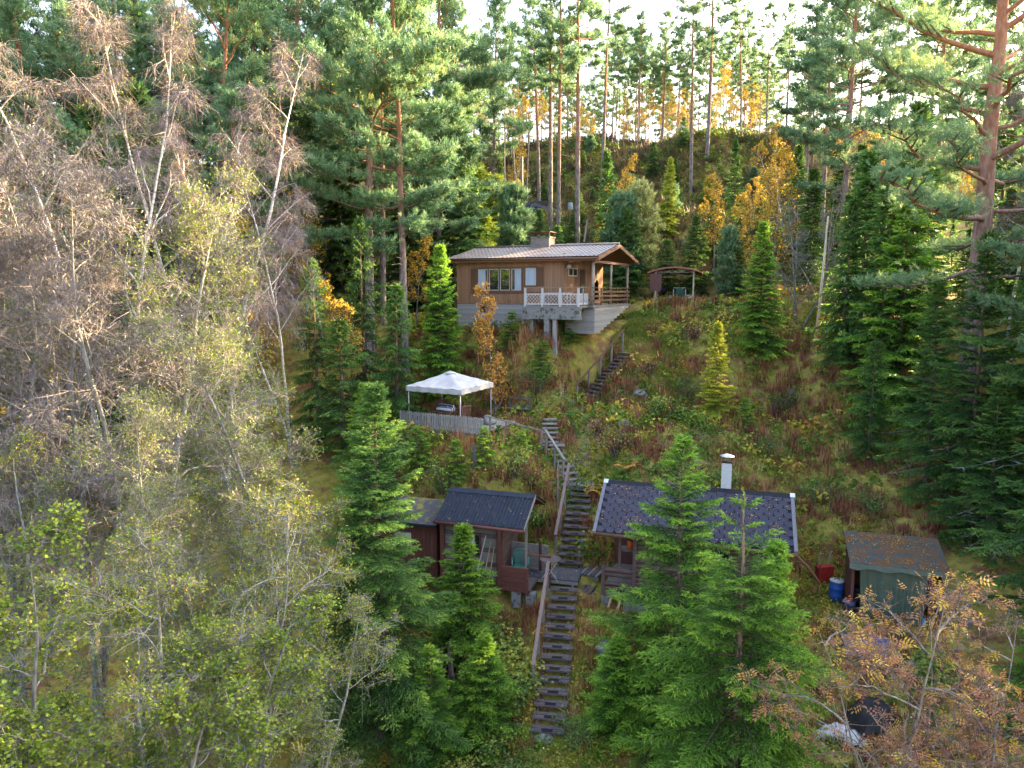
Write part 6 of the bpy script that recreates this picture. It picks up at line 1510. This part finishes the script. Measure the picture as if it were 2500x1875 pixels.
# ------------------------------------------------------------------ bushes
bsh = [proto('bush0', lambda: make_bush(81, 30, 1.0, .75, 1300, .075)), proto('bush1', lambda: make_bush(82, 26, .8, .8, 900, .06, M_bush, LF_OV, tint=(0, .6))), proto('bushy', lambda: make_bush(83, 30, 1.0, .8, 1100, .08, M_bush, tint=(.55, 1))),
       proto('brown', lambda: make_bush(84, 60, .8, .7, 260, .05, M_orange_lf, LF_OV, M_twig_brown))]
BL = [(0, 1060, 23.0, 1.3, 'green bush left of the upper end of the lowest flight'), (2, 1108, 22.0, 1.3, 'bright yellow bush left of the lowest handrail'), (0, 1130, 20.9, 1.1, 'light green bush under the lowest handrail'), (0, 1075, 19.6, .9, 'green bush beside the pale stump below the snag'),
      (2, 1095, 21.0, .9, 'yellow-green bush between the snag spruces and the handrail'), (0, 1160, 29.6, .8, 'green bush behind the tin-roofed shed near the steep flight'), (1, 1050, 29.5, 1.4, 'leafy bush on the bank above the tin-roofed shed'),
      (1, 960, 30.0, 1.5, 'bush below the middle of the picket fence'), (3, 1000, 29.0, 1.6, 'brown twiggy bush above the tin-roofed shed'), (3, 930, 29.2, 1.3, 'brown bare bush below the left end of the picket fence'), (1, 1105, 30.8, 1.3, 'green bush on the bank below the path handrail'),
      (3, 1150, 31.0, 1.0, 'dark red-brown bush left of the turning steps'), (1, 1090, 38.2, 1.1, 'bush above the swing frame'), (0, 1120, 36.7, .7, 'light green leafy plant beside the swing frame'), (1, 1160, 37.3, 1.2, 'low bush under the cabin balcony pillars'), (2, 1000, 38.3, .9, 'yellowish bush above the gazebo'),
      (1, 1215, 40.5, 1.0, 'green bush at the upper end of the cabin stairs handrail'), (3, 1330, 32.2, 1.1, 'rust-brown bush right of the turning steps'), (3, 1290, 33.6, .9, 'reddish bush above the slatted landing'), (0, 1420, 34.5, .9, 'green bush right of the latticed slab'),
      (3, 1450, 37.0, 1.1, 'brown heathery bush on the slope below the cabin lawn'), (3, 1400, 39.0, 1.0, 'dark brown bush near the top of the cabin stairs'), (1, 1480, 38.5, 1.1, 'green bush left of the bright yellow spruce'), (3, 1500, 42.0, 1.0, 'red-brown bush below the panel on legs'),
      (3, 1410, 43.5, .9, 'red-brown bush at the edge of the cabin lawn'), (1, 1700, 37.5, 1.1, 'low green bush at the dark wood edge'), (1, 1650, 33.0, 1.0, 'low bush above the steel flue'), (0, 1560, 29.8, .9, 'pale leafy bush behind the steel flue'), (1, 1760, 30.0, 1.1, 'low green bush above the right end of the sauna roof'),
      (1, 1880, 28.5, 1.0, 'low bush above the tarpaulin shelter'), (3, 1950, 22.5, .9, 'brown bush beside the covered woodpile'), (0, 2010, 20.5, 1.2, 'dark leafy bush behind the rowan stems'), (0, 1300, 21.6, .7, 'small green plant right of the lowest flight'), (1, 1240, 19.3, .7, 'low plant at the foot of the lowest flight'),
      (1, 1120, 18.2, .8, 'low green plant at the bottom edge left of the stairs'), (2, 1000, 18.2, .8, 'yellowish plant at the bottom edge below the broad spruce'), (0, 905, 27.5, 1.2, 'yellow-leaved twiggy bush beside the mossy shed roof'), (1, 870, 31.2, 1.3, 'bush at the left end of the picket fence')]
for (i, dx, y, h, lb) in BL: plant(bsh[i], 'bush', lb, 'bush', dx, y, h=h * _pr.uniform(.9, 1.1), sxy=_pr.uniform(1.0, 1.3))
# young spruces on the bank below the gazebo
for k, (dx, y, h, lb) in enumerate(((905, 30.6, 1.9, 'leftmost young spruce on the bank below the picket fence'), (985, 30.2, 1.7, 'young spruce below the middle of the picket fence'), (1045, 30.6, 1.6, 'young spruce below the right end of the picket fence'), (1090, 29.6, 1.4, 'bright young spruce above the tin roof ridge'), (1128, 31.5, 1.2, 'young spruce under the path handrail'), (945, 28.6, 1.5, 'young spruce just above the mossy shed roof'))):
    plant(ysp(), 'young_spruce', lb, 'spruce', dx, y, h=h, sxy=1.15, group='young spruces on the bank below the gazebo')
# a fern
def make_fern(seed):
    rng = np.random.default_rng(seed); g = Geo()
    for k in range(9):
        a = k * .7 + rng.uniform(-.2, .2); L = rng.uniform(.6, .9); s = np.linspace(0, 1, 12)
        P = np.stack([np.cos(a) * L * s * .8, np.sin(a) * L * s * .8, L * (1.1 * s - .85 * s ** 2)], 1); d = unit(np.gradient(P, axis=0))
        g.segs(P[:-1], P[1:], np.full(11, .007), np.full(11, .004), 3, np.full(11, .5), 1)
        for sg in (-1, 1):
            sd = unit(np.cross(d, (0, 0, 1))) * sg + d * .3; g.inst(LF_OV, basis(sd, rng, False), P, .2 * (1.05 - s) * L + .02, rng.uniform(.4, 1, 12), 0)
    return (None, g.mesh('fronds', [M_orange_lf, M_twig_brown]), .6)
fern = proto('fern', lambda: make_fern(5))
for (dx, y, lb) in ((1352, 31.0, 'withered orange fern behind the left end of the sauna roof'), (1300, 30.6, 'tan fern beside the slatted landing'), (1490, 46.5, 'brown ferns at the edge in front of the red canopy')): plant(fern, 'fern', lb, 'fern', dx, y, h=.75)

# ------------------------------------------------------------------ ground cover nobody could count
def inside(x, y, O, phi, x0, x1, y0, y1):
    dx, dy = x - O.x, y - O.y; a = dx * math.cos(phi) - dy * math.sin(phi); b = dx * math.sin(phi) + dy * math.cos(phi)
    return (a > x0) & (a < x1) & (b > y0) & (b < y1)
def blocked(x, y):
    m = inside(x, y, HO, A25, -.1, 8.8, -.1, 7.0) | inside(x, y, SO, A17, -3.2, 4.8, .1, 3.2) | inside(x, y, UO, A17, -.1, 6.2, -.1, 3.3) | inside(x, y, GO, A27, -.2, 4.4, -.4, 3.2) | inside(x, y, TO, A17, -.1, 3.1, -.1, 1.6)
    m |= inside(x, y, Vector((2.0, 26.4, 0)), A17, -1.2, 1.6, -1.0, 1.0)
    for (A, B, hw, fo, dp) in PATHS:
        dx, dy = B.x - A.x, B.y - A.y; t = np.clip(((x - A.x) * dx + (y - A.y) * dy) / (dx * dx + dy * dy), 0, 1)
        m |= np.hypot(x - A.x - t * dx, y - A.y - t * dy) < .34
    return m
rgc = np.random.default_rng(77)
def patch(x, y, f, seed):
    r = np.random.default_rng(seed); v = 0
    for k in range(6): w = r.normal(0, 1, 2) * f * (1 + .5 * k); v = v + np.sin(w[0] * x + w[1] * y + r.uniform(0, 6.3)) / (1 + .35 * k)
    return v / 2.2
def scatter(n, y0=17.5, y1=84., wide=.78):
    u = rgc.random(n); y = y0 * (y1 / y0) ** (u ** 1.15); x = rgc.uniform(-wide, wide, n) * y
    x = np.where(rgc.random(n) < .82, rgc.uniform(-.22, .56, n) * y, x)
    core = rgc.random(n) < .4; y = np.where(core, rgc.uniform(26, 48, n), y); x = np.where(core, rgc.uniform(-7, 15, n), x)
    low = rgc.random(n) < .22; y = np.where(low, rgc.uniform(17.5, 28, n), y); x = np.where(low, rgc.uniform(-5, 14.5, n), x)
    ok = ~blocked(x, y); x, y = x[ok], y[ok]; return x, y, terrain(x, y)
def tuft(kind, seed):
    r = np.random.default_rng(seed); V = []; F = []
    def tri(a, b, c): n = len(V); V.extend([a, b, c]); F.append((n, n + 1, n + 2))
    if kind == 'leafy':
        for k in range(17):
            a = r.uniform(0, 6.28); rr = r.uniform(0, 1) ** .6 * .5; p = np.array([math.cos(a) * rr, math.sin(a) * rr, r.uniform(.12, .75) * (1 - rr * .7)])
            d = unit(r.normal(0, 1, (1, 3)) * (1, 1, .6))[0]; e = unit(np.cross(d, r.normal(0, 1, 3))[None])[0]; s = r.uniform(.13, .24)
            tri(p - e * s * .45, p + e * s * .45, p + d * s)
    elif kind == 'grass':
        for k in range(16):
            a = r.uniform(0, 6.28); p = np.array([r.normal(0, .16), r.normal(0, .16), 0]); h = r.uniform(.4, 1.0); t = np.array([math.cos(a), math.sin(a), 0]) * r.uniform(.1, .5)
            e = np.array([-math.sin(a), math.cos(a), 0]) * .035; tri(p - e, p + e, p + t + (0, 0, h))
    else:
        for k in range(24):
            a = r.uniform(0, 6.28); p = np.array([r.normal(0, .2), r.normal(0, .2), r.uniform(0, .25)]); h = r.uniform(.25, .7); t = np.array([math.cos(a), math.sin(a), 0]) * r.uniform(.05, .3)
            e = np.array([-math.sin(a), math.cos(a), 0]) * .03; tri(p - e, p + e, p + t + (0, 0, h))
    return np.array(V, float), np.array(F)
def cover(name, label, cat, m, kind, n, size, keep, tint, seed, pts=None):
    x, y, z = scatter(n) if pts is None else pts; pv = keep(x, y); ok = rgc.random(len(x)) < pv; x, y, z = x[ok], y[ok], z[ok]
    g = Geo(); N = len(x); B = np.zeros((N, 3, 3)); a = rgc.uniform(0, 6.28, N); B[:, 0, 0] = np.cos(a); B[:, 0, 1] = -np.sin(a); B[:, 1, 0] = np.sin(a); B[:, 1, 1] = np.cos(a); B[:, 2, 2] = 1
    sc = size * rgc.uniform(.5, 1.5, N) * np.interp(y, [18, 40, 80], [.85, 1.0, 1.7]); ti = np.clip(tint(x, y) + rgc.normal(0, .13, N), 0, 1); pos = np.stack([x, y, z - .03], 1)
    w = rgc.integers(0, 3, N)
    for k in range(3): q = w == k; g.inst(tuft(kind, seed + k), B[q], pos[q], sc[q], ti[q])
    o = link(bpy.data.objects.new(name, g.mesh(name, [m]))); tag(o, label, cat, kind='stuff'); return o
M_bil = leafmat('bilberry_leaves', [(0, (.05, .12, .015)), (.35, (.13, .22, .025)), (.6, (.27, .29, .03)), (.8, (.45, .36, .045)), (1, (.5, .25, .06))], trans=.3, vary=0)
M_heath = leafmat('heather_stems', [(0, (.1, .035, .022)), (.4, (.22, .085, .045)), (.75, (.36, .18, .07)), (1, (.45, .32, .13))], trans=.1, vary=0)
M_grass = leafmat('autumn_grass', [(0, (.09, .14, .02)), (.5, (.24, .25, .04)), (1, (.42, .36, .1))], trans=.3, vary=0)
M_lichen = leafmat('pale_lichen', [(0, (.26, .29, .17)), (1, (.5, .52, .38))], trans=.15, vary=0)
M_fall = leafmat('fallen_leaf_litter', [(0, (.34, .13, .05)), (.4, (.55, .33, .06)), (.8, (.68, .52, .14)), (1, (.66, .6, .38))], trans=.1, vary=0)
cover('bilberry', 'low green bilberry shrubs covering the slope', 'bilberry', M_bil, 'leafy', 22500, .4, lambda x, y: np.clip(.62 + .45 * patch(x, y, .5, 1), .1, 1), lambda x, y: .42 + .42 * patch(x, y, .9, 2), 1)
cover('heather', 'brown heather and dead stems between the bilberry', 'heather', M_heath, 'heath', 18000, .5, lambda x, y: np.clip(.3 - .6 * patch(x, y, .5, 1) + .3 * patch(x, y, 1.1, 3), .03, 1), lambda x, y: .42 + .4 * patch(x, y, .8, 4), 11)
cover('grass', 'yellowing grass on the lower slope and cabin lawn', 'grass', M_grass, 'grass', 12000, .3, lambda x, y: np.clip(.35 + .5 * patch(x, y, .4, 5), .05, 1) * np.where((y < 23) | ((y > 37) & (y < 47)), 1, .45), lambda x, y: .45 + .3 * patch(x, y, .7, 6), 21)
lc = rgc.integers(0, 6, 3200); LX = np.array([3.3, 3.9, 6.2, 6.9, 2.6, 8.4]); LY = np.array([33.2, 35.2, 37.6, 29.6, 36.8, 31.5])
lx = LX[lc] + rgc.normal(0, .75, 3200); ly = LY[lc] + rgc.normal(0, .9, 3200); ok = ~blocked(lx, ly); lx, ly = lx[ok], ly[ok]
cover('lichen', 'pale reindeer lichen beside the garden steps', 'lichen', M_lichen, 'leafy', 0, .2, lambda x, y: np.full(len(x), .9), lambda x, y: .5 + .3 * patch(x, y, 2, 7), 31, (lx, ly, terrain(lx, ly)))
gx0 = np.concatenate([rgc.uniform(3.6, 10, 5200), rgc.uniform(-4, 9, 3000), rgc.uniform(-8, -2, 1500)]); gy0 = np.concatenate([rgc.uniform(37.6, 48, 5200), rgc.uniform(17, 25, 3000), rgc.uniform(29, 42, 1500)]); ok = ~blocked(gx0, gy0); gx0, gy0 = gx0[ok], gy0[ok]
cover('lawn_grass', 'thick short grass on the lawn beside the cabin and at the foot of the slope', 'grass', M_grass, 'grass', 0, .32, lambda x, y: np.full(len(x), 1.), lambda x, y: .4 + .35 * patch(x, y, .7, 6), 81, (gx0, gy0, terrain(gx0, gy0)))
def core(n):
    x = rgc.uniform(-6.5, 21, n); y = rgc.uniform(26, 48, n); ok = ~blocked(x, y) & ((np.abs(x - 7.2 - (y - 42) * .1) > 1.1) | (y < 39.5)); x, y = x[ok], y[ok]; return x, y, terrain(x, y)
cover('shrub_layer', 'knee-high leafy shrubs massed over the slope between the buildings', 'shrubs', M_bil, 'leafy', 0, .85, lambda x, y: np.clip(.5 + .6 * patch(x, y, .55, 12), 0, 1) * np.where(x > 9.5, .6, 1), lambda x, y: .4 + .45 * patch(x, y, .9, 13), 61, core(4600))
cover('dry_shrub_layer', 'knee-high red-brown dry shrubs massed over the slope', 'shrubs', M_heath, 'heath', 0, .8, lambda x, y: np.clip(.4 - .7 * patch(x, y, .55, 12), 0, 1), lambda x, y: .4 + .4 * patch(x, y, .9, 14), 71, core(4000))
bx0 = rgc.uniform(-14, 30, 7000); by0 = rgc.uniform(52, 86, 7000); ok = np.hypot(bx0 - 2.0, by0 - 68.4) > 2.6; bx0, by0 = bx0[ok], by0[ok]
cover('brushwood', 'brown twiggy brush and dry stalks on the bank behind the cabin', 'brush', leafmat('dry_brush', [(0, (.07, .045, .025)), (.5, (.15, .1, .045)), (1, (.26, .2, .07))], trans=.1, vary=0), 'heath', 0, .62, lambda x, y: .75 + .4 * patch(x, y, .5, 9), lambda x, y: .4 + .3 * patch(x, y, .8, 8), 41, (bx0, by0, terrain(bx0, by0)))
cover('bank_bilberry', 'dark green low shrubs on the bank behind the cabin', 'bilberry', M_bil, 'leafy', 0, .7, lambda x, y: .5 - .4 * patch(x, y, .5, 9), lambda x, y: .25 + .25 * patch(x, y, .8, 8), 51, (bx0 + .5, by0 + .3, terrain(bx0 + .5, by0 + .3)))
# fallen leaves on ground, roofs and treads
x, y, z = scatter(9000, 17.5, 60); N = len(x); g = Geo(); dv = rgc.normal(0, 1, (N, 3)); dv[:, 2] *= .25
g.inst(LF_OV, basis(dv, rgc, False), np.stack([x, y, z + rgc.uniform(.02, .2, N)], 1), rgc.uniform(.06, .11, N) * np.interp(y, [18, 60], [.9, 1.5]), rgc.random(N))
def roof_litter(F, n, x0, x1, y0, y1, zf, size, clump=0):
    global g
    u = rgc.uniform(x0, x1, n); v = rgc.uniform(y0, y1, n)
    if clump:
        c = rgc.integers(0, clump, n); cu = rgc.uniform(x0, x1, clump); cvv = rgc.uniform(y0, y1, clump); f = rgc.random(n) < .8
        u = np.where(f, np.clip(cu[c] + rgc.normal(0, .16, n), x0, x1), u); v = np.where(f, np.clip(cvv[c] + rgc.normal(0, .1, n), y0, y1), v)
    pos = np.array([F(a, b, zf(b)) for a, b in zip(u, v)]); d = rgc.normal(0, 1, (n, 3)); d[:, 2] *= .3
    g.inst(LF_OV, basis(d, rgc, False), pos, np.full(n, size) * rgc.uniform(.6, 1.4, n), rgc.random(n) * (.5 if clump else 1))
roof_litter(FU, 420, RX[0] + .2, RX[1] - .2, y0_s + .1, UT - .2, lambda b: RZ + (b - y0_s) * UR / (UT - y0_s) + .045, .05, 38)
roof_litter(FU, 60, RX[0] + .2, RX[1] - .2, y0_s + .1, UT - .2, lambda b: RZ + (b - y0_s) * UR / (UT - y0_s) + .045, .08)
roof_litter(FS, 70, .1, SL - .1, .1, ST - .1, lambda b: EH + .1 + b * SR / ST + .045, .06)
roof_litter(frame(A17, TO), 900, 0, TL, -.15, TD, lambda b: TH + (b + .22) * .62 / (TD + .32) + .02, .05, 40)
roof_litter(lambda a, b, c: q4[0].lerp(q4[1], a).lerp(q4[3].lerp(q4[2], a), b) + Vector((0, 0, c)), 60, .03, .97, .05, .95, lambda b: .012, .06)
o = link(bpy.data.objects.new('fallen_leaves', g.mesh('fallen_leaves', [M_fall]))); tag(o, 'scattered yellow and brown fallen leaves and needles', 'leaves', kind='stuff')
# worn earth path at the bottom edge
M_dirt = mat('trodden_earth', (.07, .05, .042), (.13, .1, .085), scale=6, rough=.95, bump=.6, bscale=20, age=1)
a_, b_ = gnd(1215, 1860), gnd(1262, 1765); V = []; F = []; n = 14
for i in range(n + 1):
    p = a_.lerp(b_, -.6 + 1.6 * i / n); w_ = .5 * (1 - .6 * i / n) * (1 + .3 * math.sin(i * 2.1))
    for j in range(7):
        x_, y_ = p.x + w_ * (-1 + j / 3), p.y + .06 * math.sin(j * 3 + i); V.append((x_, y_, tz(x_, y_) + .03 - .05 * (abs(j - 3) == 3)))
for i in range(n):
    for j in range(6): F.append((i * 7 + j, i * 7 + j + 1, (i + 1) * 7 + j + 1, (i + 1) * 7 + j))
o = link(bpy.data.objects.new('path', mesh_np('path', np.array(V), np.array(F), [M_dirt], smooth=True))); tag(o, 'trodden brown earth path at the bottom of the slope', 'path', kind='structure')
